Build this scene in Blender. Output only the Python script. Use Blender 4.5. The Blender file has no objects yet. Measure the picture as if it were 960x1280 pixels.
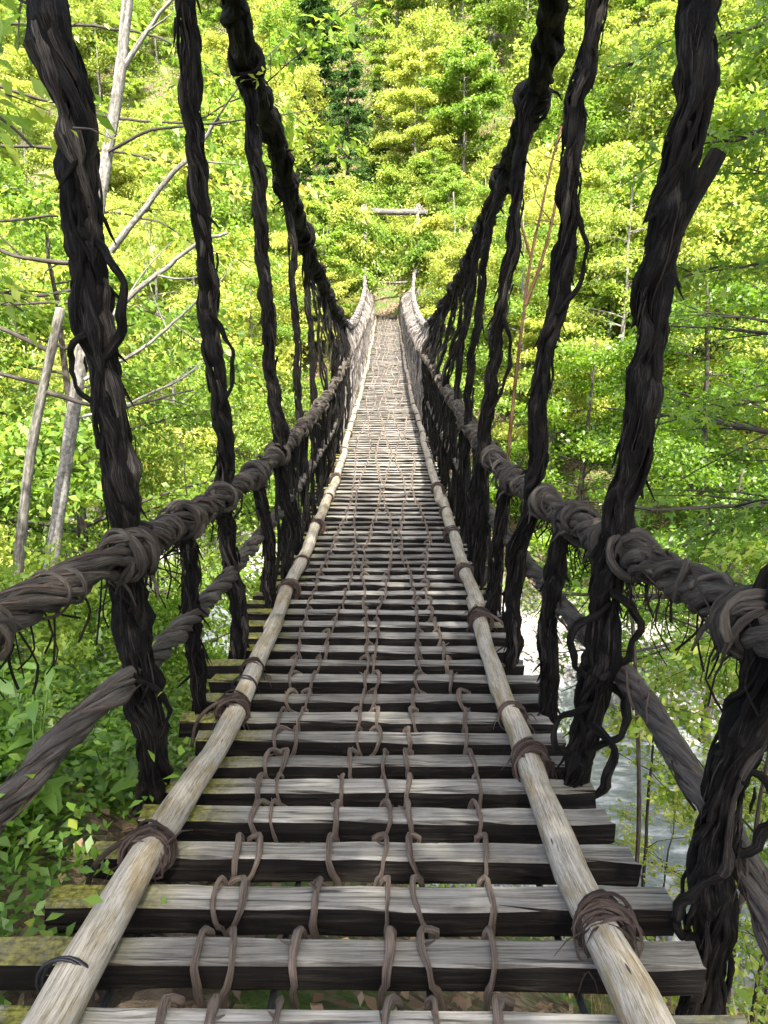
import bpy, math, random
import numpy as np
from mathutils import Vector
R = math.radians
scene = bpy.context.scene
COL = scene.collection
rng = np.random.default_rng(7)
random.seed(7)

# ------------------------------------------------------------------ camera
cam_d = bpy.data.cameras.new('camera')
cam = bpy.data.objects.new('camera', cam_d); COL.objects.link(cam)
cam.location = (0, 0, 1.5)
cam.rotation_euler = (R(90 - 15), 0, 0)
cam_d.sensor_fit = 'VERTICAL'; cam_d.sensor_height = 36.0
cam_d.lens = 925.0 / 1280.0 * 36.0
cam_d.clip_start = 0.05; cam_d.clip_end = 1500
scene.camera = cam

# ------------------------------------------------------------------ light
SUN_EL, SUN_AZ = 56.0, 168.0            # azimuth clockwise from +Y (the way the bridge runs)
world = bpy.data.worlds.new('World'); scene.world = world; world.use_nodes = True
wn = world.node_tree.nodes; wl = world.node_tree.links
bg = wn['Background']
sky = wn.new('ShaderNodeTexSky'); sky.sky_type = 'NISHITA'; sky.sun_disc = False
sky.sun_elevation = R(SUN_EL); sky.sun_rotation = R(SUN_AZ)
sky.air_density = 0.7; sky.dust_density = 4.0; sky.ozone_density = 0.5
wl.new(sky.outputs[0], bg.inputs[0]); bg.inputs[1].default_value = 0.15
sun_d = bpy.data.lights.new('sun', 'SUN'); sun_d.energy = 3.3; sun_d.angle = R(0.5); sun_d.color = (1.0, 0.95, 0.86)
sun = bpy.data.objects.new('sun', sun_d); COL.objects.link(sun)
sd = Vector((math.sin(R(SUN_AZ)) * math.cos(R(SUN_EL)), math.cos(R(SUN_AZ)) * math.cos(R(SUN_EL)), math.sin(R(SUN_EL))))
sun.rotation_euler = sd.to_track_quat('Z', 'Y').to_euler()
sun.location = sd * 60
vs = scene.view_settings
scene.display_settings.display_device = 'sRGB'
vs.view_transform = 'Standard'; vs.look = 'None'; vs.gamma = 1.0; vs.use_curve_mapping = False
vs.exposure = 2.75
scene.cycles.max_bounces = 10; scene.cycles.transmission_bounces = 8; scene.cycles.diffuse_bounces = 7

# ------------------------------------------------------------------ materials
class NT:
    def __init__(s, name):
        s.m = bpy.data.materials.new(name); s.m.use_nodes = True
        s.t = s.m.node_tree; s.t.nodes.clear()
        s.out = s.n('ShaderNodeOutputMaterial')
    def n(s, typ, **kw):
        nd = s.t.nodes.new(typ)
        for k, v in kw.items(): setattr(nd, k, v)
        return nd
    def set(s, sock, v):
        if isinstance(v, bpy.types.NodeSocket): s.t.links.new(v, sock)
        else: sock.default_value = v
    def math(s, op, a, b=0.0, clamp=False):
        nd = s.n('ShaderNodeMath', operation=op, use_clamp=clamp); s.set(nd.inputs[0], a); s.set(nd.inputs[1], b); return nd.outputs[0]
    def vmath(s, op, a, b):
        nd = s.n('ShaderNodeVectorMath', operation=op); s.set(nd.inputs[0], a); s.set(nd.inputs[1], b); return nd.outputs[0]
    def noise(s, co, scale=5.0, detail=4.0, rough=0.6, dist=0.0):
        nd = s.n('ShaderNodeTexNoise'); s.set(nd.inputs['Vector'], co)
        nd.inputs['Scale'].default_value = scale; nd.inputs['Detail'].default_value = detail
        nd.inputs['Roughness'].default_value = rough; nd.inputs['Distortion'].default_value = dist
        return nd.outputs[0]
    def ramp(s, fac, stops):
        nd = s.n('ShaderNodeValToRGB'); s.set(nd.inputs[0], fac)
        el = nd.color_ramp.elements
        while len(el) < len(stops): el.new(0.5)
        for e, (p, c) in zip(el, stops):
            e.position = p; e.color = (c[0], c[1], c[2], 1) if not isinstance(c, float) else (c, c, c, 1)
        return nd.outputs[0]
    def mix(s, fac, a, b, blend='MIX'):
        nd = s.n('ShaderNodeMix', data_type='RGBA', blend_type=blend)
        s.set(nd.inputs[0], fac); s.set(nd.inputs[6], a if isinstance(a, bpy.types.NodeSocket) else (*a, 1)); s.set(nd.inputs[7], b if isinstance(b, bpy.types.NodeSocket) else (*b, 1))
        return nd.outputs[2]
    def mapr(s, v, a, b, c=0.0, d=1.0):
        nd = s.n('ShaderNodeMapRange'); s.set(nd.inputs[0], v)
        for i, x in enumerate((a, b, c, d)): nd.inputs[i + 1].default_value = x
        return nd.outputs[0]
    def bump(s, h, strength=0.5, dist=0.01):
        nd = s.n('ShaderNodeBump'); s.set(nd.inputs['Height'], h)
        nd.inputs['Strength'].default_value = strength; nd.inputs['Distance'].default_value = dist; return nd.outputs[0]
    def pbsdf(s, col, rough=0.8, normal=None, spec=0.3):
        p = s.n('ShaderNodeBsdfPrincipled'); s.set(p.inputs['Base Color'], col if isinstance(col, bpy.types.NodeSocket) else (*col, 1))
        s.set(p.inputs['Roughness'], rough); p.inputs['Specular IOR Level'].default_value = spec
        if normal is not None: s.t.links.new(normal, p.inputs['Normal'])
        s.t.links.new(p.outputs[0], s.out.inputs[0]); return p
    def objco(s, stretch=(1, 1, 1)):
        tc = s.n('ShaderNodeTexCoord'); oi = s.n('ShaderNodeObjectInfo')
        off = s.n('ShaderNodeCombineXYZ'); r = s.math('MULTIPLY', oi.outputs['Random'], 37.0)
        for i in range(3): s.set(off.inputs[i], r)
        return s.vmath('ADD', s.vmath('MULTIPLY', tc.outputs['Object'], stretch), off.outputs[0])

def vine_mat(name, dark, mid, light, rough=0.75, spec=0.25):
    s = NT(name)
    at = s.n('ShaderNodeAttribute', attribute_name='rope_co')
    oi = s.n('ShaderNodeObjectInfo')
    isl = s.n('ShaderNodeNewGeometry').outputs['Random Per Island']
    off = s.n('ShaderNodeCombineXYZ'); r = s.math('MULTIPLY', s.math('ADD', oi.outputs['Random'], isl), 23.0)
    for i in range(3): s.set(off.inputs[i], r)
    co = s.vmath('ADD', at.outputs['Vector'], off.outputs[0])
    fis = s.noise(s.vmath('MULTIPLY', co, (3.0, 3.0, 5.0)), 2.0, 6, 0.75, 0.9)
    fin = s.noise(s.vmath('MULTIPLY', co, (9.0, 9.0, 9.0)), 2.0, 4, 0.75, 0.4)
    big = s.noise(s.vmath('MULTIPLY', co, (0.5, 0.5, 4.0)), 1.6, 3, 0.6)
    h = s.math('ADD', s.math('MULTIPLY', fis, 0.6), s.math('MULTIPLY', fin, 0.4))
    f = s.math('ADD', s.math('MULTIPLY', h, 0.75), s.math('MULTIPLY', big, 0.25))
    c = s.ramp(f, [(0.41, dark), (0.5, mid), (0.60, light)])
    c = s.vmath('MULTIPLY', c, _vec(s, s.mapr(isl, 0, 1, 0.5, 1.5)))
    fis = s.math('ADD', s.mapr(h, 0.36, 0.62), s.math('MULTIPLY', fin, 0.5))
    s.pbsdf(c, rough, s.bump(fis, 1.0, 0.012), spec)
    return s.m
def _vec(s, v):
    nd = s.n('ShaderNodeCombineXYZ')
    for i in range(3): s.set(nd.inputs[i], v)
    return nd.outputs[0]

M = {}
M['hanger'] = vine_mat('shaded_hanger_bark', (.0012, .0010, .0009), (.0038, .0032, .0027), (.055, .046, .037), 0.7, 0.12)  # dark bark, taken near black by painted canopy shade; light flecks as glints
M['hanger_pale'] = vine_mat('lit_hanger_bark', (.004, .0035, .003), (.034, .028, .023), (.19, .165, .14), 0.7, 0.12)  # paler strands: bark catching light, painted as a lighter tone
M['handrail'] = vine_mat('handrail_bark', (.014, .011, .008), (.085, .070, .055), (.22, .19, .15), 0.65, 0.2)
M['midrope'] = vine_mat('mid_rope_bark', (.03, .025, .02), (.12, .104, .086), (.25, .22, .185), 0.65, 0.2)
M['deckvine'] = vine_mat('deck_vine_bark', (.05, .037, .028), (.19, .145, .112), (.34, .275, .215), 0.7, 0.2)
M['lash'] = vine_mat('lashing_bark', (.022, .014, .011), (.105, .074, .058), (.24, .18, .145), 0.75, 0.15)
M['fibre'] = vine_mat('bark_fibre', (.008, .007, .006), (.02, .016, .013), (.06, .045, .035), 0.9, 0.1)
M['farvine'] = vine_mat('sunlit_vine_bark', (.03, .026, .022), (.17, .15, .13), (.42, .39, .35), 0.75, 0.15)  # same vines beyond the shade, sunlight painted in as pale bark

def plank_mat():
    s = NT('weathered_plank')
    tc = s.n('ShaderNodeTexCoord'); geo = s.n('ShaderNodeNewGeometry'); oi = s.n('ShaderNodeObjectInfo')
    co = s.objco((1, 1, 1))
    g1 = s.noise(s.vmath('MULTIPLY', co, (1.3, 34, 34)), 1.6, 6, 0.7, 0.25)
    g2 = s.noise(s.vmath('MULTIPLY', co, (5.0, 150, 150)), 1.0, 3, 0.6)
    blot = s.noise(co, 5.0, 4, 0.65)
    f = s.math('ADD', s.math('MULTIPLY', g1, 0.6), s.math('ADD', s.math('MULTIPLY', g2, 0.2), s.math('MULTIPLY', blot, 0.2)))
    top = s.ramp(f, [(0.34, (.036, .031, .025)), (0.46, (.130, .121, .101)), (0.62, (.275, .263, .228))])
    ck = s.noise(s.vmath('MULTIPLY', co, (1.0, 26, 26)), 2.1, 3, 0.55, 0.5)
    crack = s.math('MULTIPLY', s.mapr(ck, 0.57, 0.64), s.mapr(blot, 0.35, 0.6, 0.3, 1.0))
    top = s.mix(s.math('MULTIPLY', crack, 0.85), top, (.018, .015, .012))
    f = s.math('SUBTRACT', f, s.math('MULTIPLY', crack, 0.22))
    side = s.ramp(f, [(0.36, (.002, .0017, .0014)), (0.52, (.006, .005, .004)), (0.66, (.034, .028, .022))])  # damp darker sides, taken near black by gap shade painted into the ramp
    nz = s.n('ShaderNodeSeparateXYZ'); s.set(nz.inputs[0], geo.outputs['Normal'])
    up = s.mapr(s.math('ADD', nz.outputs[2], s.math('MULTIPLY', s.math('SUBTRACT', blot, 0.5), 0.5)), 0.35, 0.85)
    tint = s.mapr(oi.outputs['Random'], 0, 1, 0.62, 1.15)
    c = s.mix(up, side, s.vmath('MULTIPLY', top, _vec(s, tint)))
    # moss growing on the outer ends
    px = s.n('ShaderNodeSeparateXYZ'); s.set(px.inputs[0], tc.outputs['Object'])
    mn = s.noise(co, 9.0, 5, 0.7)
    ml = s.math('MULTIPLY', s.mapr(px.outputs[0], -0.50, -0.70), s.mapr(oi.outputs['Random'], 0.0, 0.5, 0.75, 1.1))
    mr = s.math('MULTIPLY', s.mapr(px.outputs[0], 0.62, 0.80), s.mapr(oi.outputs['Random'], 0.55, 0.9, 0.0, 0.9))
    mm = s.math('MULTIPLY', s.math('MAXIMUM', ml, mr), s.mapr(mn, 0.32, 0.50))
    mm = s.math('MULTIPLY', mm, s.mapr(nz.outputs[2], 0.3, 0.8))
    moss = s.ramp(s.noise(co, 60.0, 3, 0.6), [(0.35, (.035, .036, .008)), (0.65, (.17, .16, .03))])
    c = s.mix(mm, c, moss)
    h = s.math('ADD', f, s.math('MULTIPLY', mm, 0.5))
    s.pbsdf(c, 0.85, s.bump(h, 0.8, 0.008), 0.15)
    return s.m
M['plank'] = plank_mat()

def pole_mat():
    s = NT('debarked_pole')
    at = s.n('ShaderNodeAttribute', attribute_name='rope_co'); oi = s.n('ShaderNodeObjectInfo')
    co = s.vmath('ADD', at.outputs['Vector'], _vec(s, s.math('MULTIPLY', oi.outputs['Random'], 19.0)))
    st = s.noise(s.vmath('MULTIPLY', co, (3.5, 3.5, 1.6)), 2.0, 7, 0.75, 0.5)
    fine = s.noise(s.vmath('MULTIPLY', co, (8, 8, 9.0)), 2.4, 4, 0.75)
    bl = s.noise(s.vmath('MULTIPLY', co, (0.6, 0.6, 3.0)), 1.5, 3, 0.6)
    f = s.math('ADD', s.math('MULTIPLY', st, 0.55), s.math('MULTIPLY', fine, 0.45))
    c = s.ramp(f, [(0.36, (.05, .037, .024)), (0.45, (.185, .16, .118)), (0.58, (.34, .315, .258))])
    stain = s.mapr(bl, 0.46, 0.64, 0.0, 0.8)
    c = s.mix(stain, c, s.vmath('MULTIPLY', c, (.62, .50, .27)))
    kn = s.n('ShaderNodeTexVoronoi'); s.set(kn.inputs['Vector'], s.vmath('MULTIPLY', co, (1.1, 1.1, 3.0))); kn.inputs['Scale'].default_value = 1.2
    k = s.mapr(kn.outputs['Distance'], 0.09, 0.05)
    c = s.mix(k, c, (.035, .025, .016))
    s.pbsdf(c, 0.7, s.bump(s.math('SUBTRACT', f, s.math('MULTIPLY', k, .6)), 0.5, 0.006), 0.25)
    return s.m
M['pole'] = pole_mat()

def leaf_mat(name, stops, trans=0.5, gl=0.05):
    s = NT(name)
    geo = s.n('ShaderNodeNewGeometry'); oi = s.n('ShaderNodeObjectInfo')
    f = s.math('ADD', s.math('MULTIPLY', geo.outputs['Random Per Island'], 0.62), s.math('MULTIPLY', oi.outputs['Random'], 0.38))
    c = s.ramp(f, stops)
    d = s.n('ShaderNodeBsdfDiffuse'); t = s.n('ShaderNodeBsdfTranslucent'); g = s.n('ShaderNodeBsdfGlossy')
    g.inputs['Roughness'].default_value = 0.45; s.set(g.inputs['Color'], (1, 1, 1, 1))
    s.set(d.inputs[0], c)
    s.set(t.inputs[0], s.vmath('MULTIPLY', c, (1.2, 1.25, 0.8)))
    m1 = s.n('ShaderNodeMixShader'); m1.inputs[0].default_value = trans
    s.t.links.new(d.outputs[0], m1.inputs[1]); s.t.links.new(t.outputs[0], m1.inputs[2])
    m2 = s.n('ShaderNodeMixShader'); m2.inputs[0].default_value = gl
    s.t.links.new(m1.outputs[0], m2.inputs[1]); s.t.links.new(g.outputs[0], m2.inputs[2])
    s.t.links.new(m2.outputs[0], s.out.inputs[0])
    return s.m
M['leaf_maple'] = leaf_mat('maple_leaf', [(0.0, (.07, .14, .02)), (0.4, (.14, .235, .03)), (0.75, (.24, .32, .045)), (0.95, (.31, .35, .05)), (1.0, (.45, .20, .04))], 0.55, 0.015)
GLOSS = .015
M['leaf_yellow'] = leaf_mat('yellowing_leaf', [(0.0, (.13, .19, .03)), (0.35, (.25, .31, .05)), (0.75, (.37, .40, .085)), (0.96, (.45, .41, .10)), (1.0, (.48, .27, .06))], 0.55, 0.015)
M['leaf_shade'] = leaf_mat('deep_green_leaf', [(0.0, (.045, .10, .008)), (0.5, (.10, .19, .012)), (1.0, (.19, .28, .018))], 0.6, 0.02)
M['leaf_fir'] = leaf_mat('conifer_needle', [(0.0, (.02, .045, .012)), (0.6, (.05, .10, .026)), (1.0, (.09, .15, .04))], 0.25, 0.0)
M['leaf_herb'] = leaf_mat('herb_leaf', [(0.0, (.05, .12, .012)), (0.6, (.11, .21, .02)), (1.0, (.18, .28, .03))], 0.5, 0.03)
M['litter'] = leaf_mat('dry_leaf', [(0.0, (.06, .035, .02)), (0.5, (.16, .10, .055)), (0.85, (.28, .20, .11)), (1.0, (.36, .30, .18))], 0.15, 0.03)
M['dry_grass'] = leaf_mat('dry_stalk', [(0.0, (.10, .08, .03)), (0.6, (.26, .22, .11)), (1.0, (.22, .25, .06))], 0.3, 0.03)

def bark_mat(name, dark, mid, light, sc=1.0):
    s = NT(name)
    at = s.n('ShaderNodeAttribute', attribute_name='rope_co'); oi = s.n('ShaderNodeObjectInfo')
    co = s.vmath('ADD', at.outputs['Vector'], _vec(s, s.math('MULTIPLY', oi.outputs['Random'], 31.0)))
    a = s.noise(s.vmath('MULTIPLY', co, (1.0, 1.0, 9.0 * sc)), 1.6, 5, 0.7, 0.3)
    b = s.noise(s.vmath('MULTIPLY', co, (1.4, 1.4, 2.0 * sc)), 1.3, 4, 0.7)
    f = s.math('ADD', s.math('MULTIPLY', a, .5), s.math('MULTIPLY', b, .5))
    s.pbsdf(s.ramp(f, [(0.36, dark), (0.5, mid), (0.63, light)]), 0.85, s.bump(f, 0.6, 0.01), 0.15)
    return s.m
M['bark_grey'] = bark_mat('grey_lichen_bark', (.035, .03, .024), (.12, .112, .09), (.28, .27, .235))
M['bark_beam'] = bark_mat('weathered_beam_bark', (.03, .026, .022), (.09, .08, .068), (.22, .21, .19))
M['bark_pale'] = bark_mat('pale_bark', (.04, .036, .03), (.15, .142, .122), (.32, .31, .28), 2.0)
M['bark_dark'] = bark_mat('dark_bark', (.012, .010, .008), (.04, .033, .027), (.10, .085, .07))
M['bark_red'] = bark_mat('red_brown_bark', (.015, .008, .005), (.05, .026, .013), (.12, .065, .033))

def ground_mat():
    s = NT('forest_floor')
    geo = s.n('ShaderNodeNewGeometry'); pos = geo.outputs['Position']
    sp = s.n('ShaderNodeSeparateXYZ'); s.set(sp.inputs[0], pos)
    lit = s.n('ShaderNodeTexVoronoi'); s.set(lit.inputs['Vector'], pos); lit.inputs['Scale'].default_value = 16.0
    n1 = s.noise(pos, 1.1, 5, 0.65); n2 = s.noise(pos, 14.0, 5, 0.7)
    cell = s.n('ShaderNodeSeparateColor'); s.set(cell.inputs[0], lit.outputs['Color'])
    litter = s.ramp(s.math('ADD', s.math('MULTIPLY', cell.outputs[0], .5), s.math('MULTIPLY', n2, .5)), [(0.25, (.035, .024, .015)), (0.5, (.11, .078, .048)), (0.78, (.24, .18, .11))])
    green = s.ramp(n2, [(0.3, (.02, .045, .010)), (0.7, (.09, .14, .025))])
    floor = s.mix(s.mapr(n1, 0.48, 0.58), litter, green)
    st = s.n('ShaderNodeTexVoronoi', feature='DISTANCE_TO_EDGE'); s.set(st.inputs['Vector'], pos); st.inputs['Scale'].default_value = 4.0
    st2 = s.n('ShaderNodeTexVoronoi'); s.set(st2.inputs['Vector'], pos); st2.inputs['Scale'].default_value = 4.0
    sc = s.n('ShaderNodeSeparateColor'); s.set(sc.inputs[0], st2.outputs['Color'])
    grav = s.ramp(s.math('ADD', s.math('MULTIPLY', sc.outputs[0], .6), s.math('MULTIPLY', n2, .4)), [(0.2, (.11, .105, .095)), (0.5, (.21, .205, .185)), (0.8, (.36, .35, .33))])
    grav = s.mix(s.mapr(st.outputs['Distance'], 0.07, 0.0), grav, (.10, .095, .085))
    hz = s.math('ADD', sp.outputs[2], s.math('MULTIPLY', s.math('SUBTRACT', n1, .5), 2.2))
    g = s.mapr(hz, -6.9, -7.4)
    c = s.mix(g, floor, grav)
    s.pbsdf(c, 0.9, s.bump(s.math('ADD', n2, s.math('MULTIPLY', cell.outputs[1], .6)), 0.8, 0.04), 0.2)
    return s.m
M['ground'] = ground_mat()
def rock_mat():
    s = NT('river_rock'); co = s.objco()
    oi = s.n('ShaderNodeObjectInfo')
    a = s.noise(co, 3.0, 6, 0.65); b = s.noise(co, 22.0, 4, 0.7)
    f = s.math('ADD', s.math('MULTIPLY', a, .6), s.math('MULTIPLY', b, .4))
    c = s.ramp(f, [(0.34, (.10, .095, .085)), (0.5, (.23, .225, .21)), (0.66, (.40, .39, .37))])
    c = s.vmath('MULTIPLY', c, _vec(s, s.mapr(oi.outputs['Random'], 0, 1, 0.65, 1.2)))
    s.pbsdf(c, 0.85, s.bump(f, 0.6, 0.04), 0.25); return s.m
M['rock'] = rock_mat()
def water_mat():
    s = NT('river_water'); geo = s.n('ShaderNodeNewGeometry')
    a = s.noise(s.vmath('MULTIPLY', geo.outputs['Position'], (1.2, 2.2, 1)), 2.2, 4, 0.6, 0.4)
    foam = s.noise(s.vmath('MULTIPLY', geo.outputs['Position'], (0.5, 1.4, 1)), 2.6, 5, 0.7)
    c = s.mix(s.mapr(foam, 0.5, 0.66), (.10, .115, .11), (.30, .31, .31))
    p = s.pbsdf(c, 0.28, s.bump(a, 0.6, 0.10), 0.35); return s.m
M['water'] = water_mat()
def plain(name, col, rough=0.6, metal=0.0):
    s = NT(name); n = s.noise(s.objco(), 14, 4, .6)
    p = s.pbsdf(s.mix(n, tuple(x * .6 for x in col), tuple(min(1, x * 1.3) for x in col)), rough); p.inputs['Metallic'].default_value = metal; return s.m
M['wire'] = plain('dark_wire', (.02, .02, .022), 0.5, 0.6)
M['steel'] = plain('dull_steel_cable', (.07, .075, .08), 0.5, 0.7)
M['red'] = plain('red_sleeve', (.28, .03, .025), 0.5)

# ------------------------------------------------------------------ mesh helpers
def quickmesh(name, V, F, mat=None, rope=None, smooth=True):
    V = np.asarray(V, np.float32).reshape(-1, 3)
    me = bpy.data.meshes.new(name)
    if isinstance(F, np.ndarray):
        n, k = F.shape
        me.vertices.add(len(V)); me.vertices.foreach_set('co', V.ravel())
        me.loops.add(n * k); me.loops.foreach_set('vertex_index', F.astype(np.int32).ravel())
        me.polygons.add(n); me.polygons.foreach_set('loop_start', np.arange(0, n * k, k, dtype=np.int32))
        me.update(calc_edges=True)
    else:
        me.from_pydata(V.tolist(), [], F); me.update()
    if smooth: me.polygons.foreach_set('use_smooth', np.ones(len(me.polygons), bool))
    if rope is not None:
        a = me.attributes.new('rope_co', 'FLOAT_VECTOR', 'POINT'); a.data.foreach_set('vector', np.asarray(rope, np.float32).ravel())
    if mat: me.materials.append(mat)
    return me

def resample(P, ds):
    """Catmull-Rom through the points, then even spacing."""
    P = np.asarray(P, float)
    if len(P) > 2:
        Q = np.vstack([2 * P[0] - P[1], P, 2 * P[-1] - P[-2]]); out = []
        for i in range(1, len(Q) - 2):
            t = np.linspace(0, 1, 9)[:-1, None]
            p0, p1, p2, p3 = Q[i - 1], Q[i], Q[i + 1], Q[i + 2]
            out.append(.5 * (2 * p1 + (p2 - p0) * t + (2 * p0 - 5 * p1 + 4 * p2 - p3) * t ** 2 + (3 * p1 - p0 - 3 * p2 + p3) * t ** 3))
        out.append(P[-1:]); P = np.vstack(out)
    L = np.r_[0, np.cumsum(np.linalg.norm(np.diff(P, axis=0), axis=1))]
    n = max(2, int(round(L[-1] / ds)) + 1)
    s = np.linspace(0, L[-1], n)
    return np.stack([np.interp(s, L, P[:, k]) for k in range(3)], 1)

def frames(P):
    T = np.gradient(P, axis=0); T /= np.linalg.norm(T, axis=1)[:, None] + 1e-9
    a = np.array([0, 0, 1.]) if abs(T[0][2]) < .9 else np.array([1., 0, 0])
    N = np.zeros_like(P); n = a - T[0] * (a @ T[0]); n /= np.linalg.norm(n); N[0] = n
    for i in range(1, len(P)):
        n = n - T[i] * (n @ T[i]); n /= np.linalg.norm(n) + 1e-9; N[i] = n
    return T, N, np.cross(T, N)

class TB:
    """collects tubes into one mesh"""
    def __init__(s): s.V = []; s.F = []; s.C = []; s.n = 0
    def tube(s, P, r, sides=6, lump=0.0):
        P = np.asarray(P, float); n = len(P)
        r = np.broadcast_to(np.asarray(r, float), (n,))
        T, N, B = frames(P)
        a = np.arange(sides) * 2 * math.pi / sides
        rr = r[:, None] * np.ones((1, sides))
        if lump:
            e = rng.uniform(-1, 1, (n, sides)); w = np.empty_like(e); w[0] = e[0]
            for i in range(1, n): w[i] = .8 * w[i - 1] + .45 * e[i]
            rr = rr * np.clip(1 + lump * 1.25 * w, .35, 1.9)
        V = P[:, None] + rr[..., None] * (np.cos(a)[None, :, None] * N[:, None] + np.sin(a)[None, :, None] * B[:, None])
        L = np.r_[0, np.cumsum(np.linalg.norm(np.diff(P, axis=0), axis=1))]
        C = np.stack([np.broadcast_to(np.cos(a), (n, sides)), np.broadcast_to(np.sin(a), (n, sides)), np.broadcast_to(L[:, None], (n, sides))], -1)
        i = np.arange(n - 1)[:, None] * sides; j = np.arange(sides)[None]; k = (j + 1) % sides
        F = np.stack([i + j, i + k, i + sides + k, i + sides + j], -1).reshape(-1, 4) + s.n
        s.V.append(V.reshape(-1, 3)); s.C.append(C.reshape(-1, 3)); s.F.append(F)
        s.n += n * sides
        # end caps: fans to centre vertices (degenerate quads avoided by an extra vertex)
        for e, base in ((0, 0), (n - 1, (n - 1) * sides)):
            s.V.append(P[e:e + 1] + (-T[e] if e == 0 else T[e]) * r[e] * .3); s.C.append(np.array([[0, 0, L[e]]])); c = s.n; s.n += 1
            st = c - base if e == 0 else None
            b0 = (s.n - 1) - (n * sides) - (0 if e == 0 else 1) + base
            for q in range(sides):
                x, y = b0 + q, b0 + (q + 1) % sides
                s.caps.append((y, x, c) if e == 0 else (x, y, c)) if hasattr(s, 'caps') else None
        return s
    def mesh(s, name, mat):
        V = np.vstack(s.V); C = np.vstack(s.C); F = np.vstack(s.F)
        caps = getattr(s, 'caps', [])
        if caps: return quickmesh(name, V, F.tolist() + caps, mat, C)
        return quickmesh(name, V, F, mat, C)
class TBC(TB):
    def __init__(s): super().__init__(); s.caps = []

def wig(n, ds, amp, wl, dim=3):
    """smooth random wander, one row per point"""
    s = np.arange(n) * ds; o = np.zeros((n, dim))
    for k in range(dim):
        for f in (1.0, 2.3, 4.1):
            o[:, k] += np.sin(s * 2 * math.pi * f / wl * rng.uniform(.8, 1.2) + rng.uniform(0, 6.28)) / f
    return o * amp

def strands(P, Rr, n, turns, jit=.35, ds=.03, core=True):
    """paths of n strands twisted round the path P"""
    P = resample(P, ds); m = len(P); T, N, B = frames(P)
    s = np.arange(m) * ds; out = []
    for i in range(n):
        a = 2 * math.pi * (i / n + turns * s) + wig(m, ds, .5, .9, 1)[:, 0] * jit * 2
        rad = Rr * (1 + jit * wig(m, ds, .6, .5, 1)[:, 0] + rng.uniform(-.15, .15))
        rad = np.clip(rad, Rr * .35, Rr * 1.85)
        out.append(P + rad[:, None] * (np.cos(a)[:, None] * N + np.sin(a)[:, None] * B))
    return out

def ob(name, me, parent=None, loc=None, **props):
    o = bpy.data.objects.new(name, me); COL.objects.link(o)
    if parent: o.parent = parent
    if loc is not None: o.location = loc
    for k, v in props.items(): o[k] = v
    return o
def thing(name, label, cat, loc=(0, 0, 0), group=None):
    o = ob(name, None, None, loc, label=label, category=cat)
    o.empty_display_size = .3
    if group: o['group'] = group
    return o
def copy_tree(o, parent=None):
    c = o.copy(); COL.objects.link(c)
    if parent: c.parent = parent
    for ch in [x for x in CH.get(o.name, [])]: copy_tree(ch, c)
    return c
CH = {}

# ------------------------------------------------------------------ the ground, the river
def yc(x): return 17 - .6 * np.clip(x, -26, 30)
def tn(x, y, k, ph): return np.sin(x * k + ph + 1.7 * np.sin(y * k * .7 + ph)) * np.cos(y * k * 1.1 - ph + 1.3 * np.sin(x * k * .6))
def hgt(x, y):
    x = np.asarray(x, float); y = np.asarray(y, float)
    d = (y - yc(x)) / 1.166
    tnr = np.maximum(-d - 5, 0); tf = np.maximum(d - 5, 0)
    zn = np.minimum(.92 * tnr, 7.5 + .10 * np.maximum(tnr - 8.1, 0))
    zf = .44 * np.minimum(tf, 18) + .82 * np.maximum(tf - 18, 0)
    bed = -.75 * np.clip(1 - (d / 4.2) ** 2, 0, 1)
    bank = np.clip((np.abs(d) - 3) / 6, 0, 1)
    nz = .22 * tn(x, y, .9, .3) + .5 * bank * tn(x, y, .33, 1.1) + .07 * tn(x, y, 2.7, 2.)
    near = np.clip(1 - np.hypot(x, y - .5) / 3.5, 0, 1)
    return -8 + zn + zf + bed + nz * (1 - .8 * near)
def axis(lo, hi, fine_lo, fine_hi, df, dc):
    a = [np.arange(lo, fine_lo, dc), np.arange(fine_lo, fine_hi, df), np.arange(fine_hi, hi + dc, dc)]
    return np.concatenate(a)
gx = axis(-220, 220, -22, 22, .4, 6.); gy = axis(-120, 260, -4, 50, .4, 6.)
X, Y = np.meshgrid(gx, gy); Z = hgt(X, Y)
ny, nx = X.shape
idx = np.arange(ny * nx).reshape(ny, nx)
F = np.stack([idx[:-1, :-1], idx[:-1, 1:], idx[1:, 1:], idx[1:, :-1]], -1).reshape(-1, 4)
ob('ground', quickmesh('ground', np.stack([X, Y, Z], -1), F, M['ground']), kind='structure')
wx = np.arange(-60, 60.1, .6); wt = np.linspace(-4.0, 4.0, 12)
WX, WT = np.meshgrid(wx, wt)
WY = yc(WX) + WT * 1.166
idx = np.arange(WX.size).reshape(WX.shape)
F = np.stack([idx[:-1, :-1], idx[:-1, 1:], idx[1:, 1:], idx[1:, :-1]], -1).reshape(-1, 4)
ob('river', quickmesh('river', np.stack([WX, WY, np.full_like(WX, -8.22)], -1), F, M['water']), kind='structure')

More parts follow.
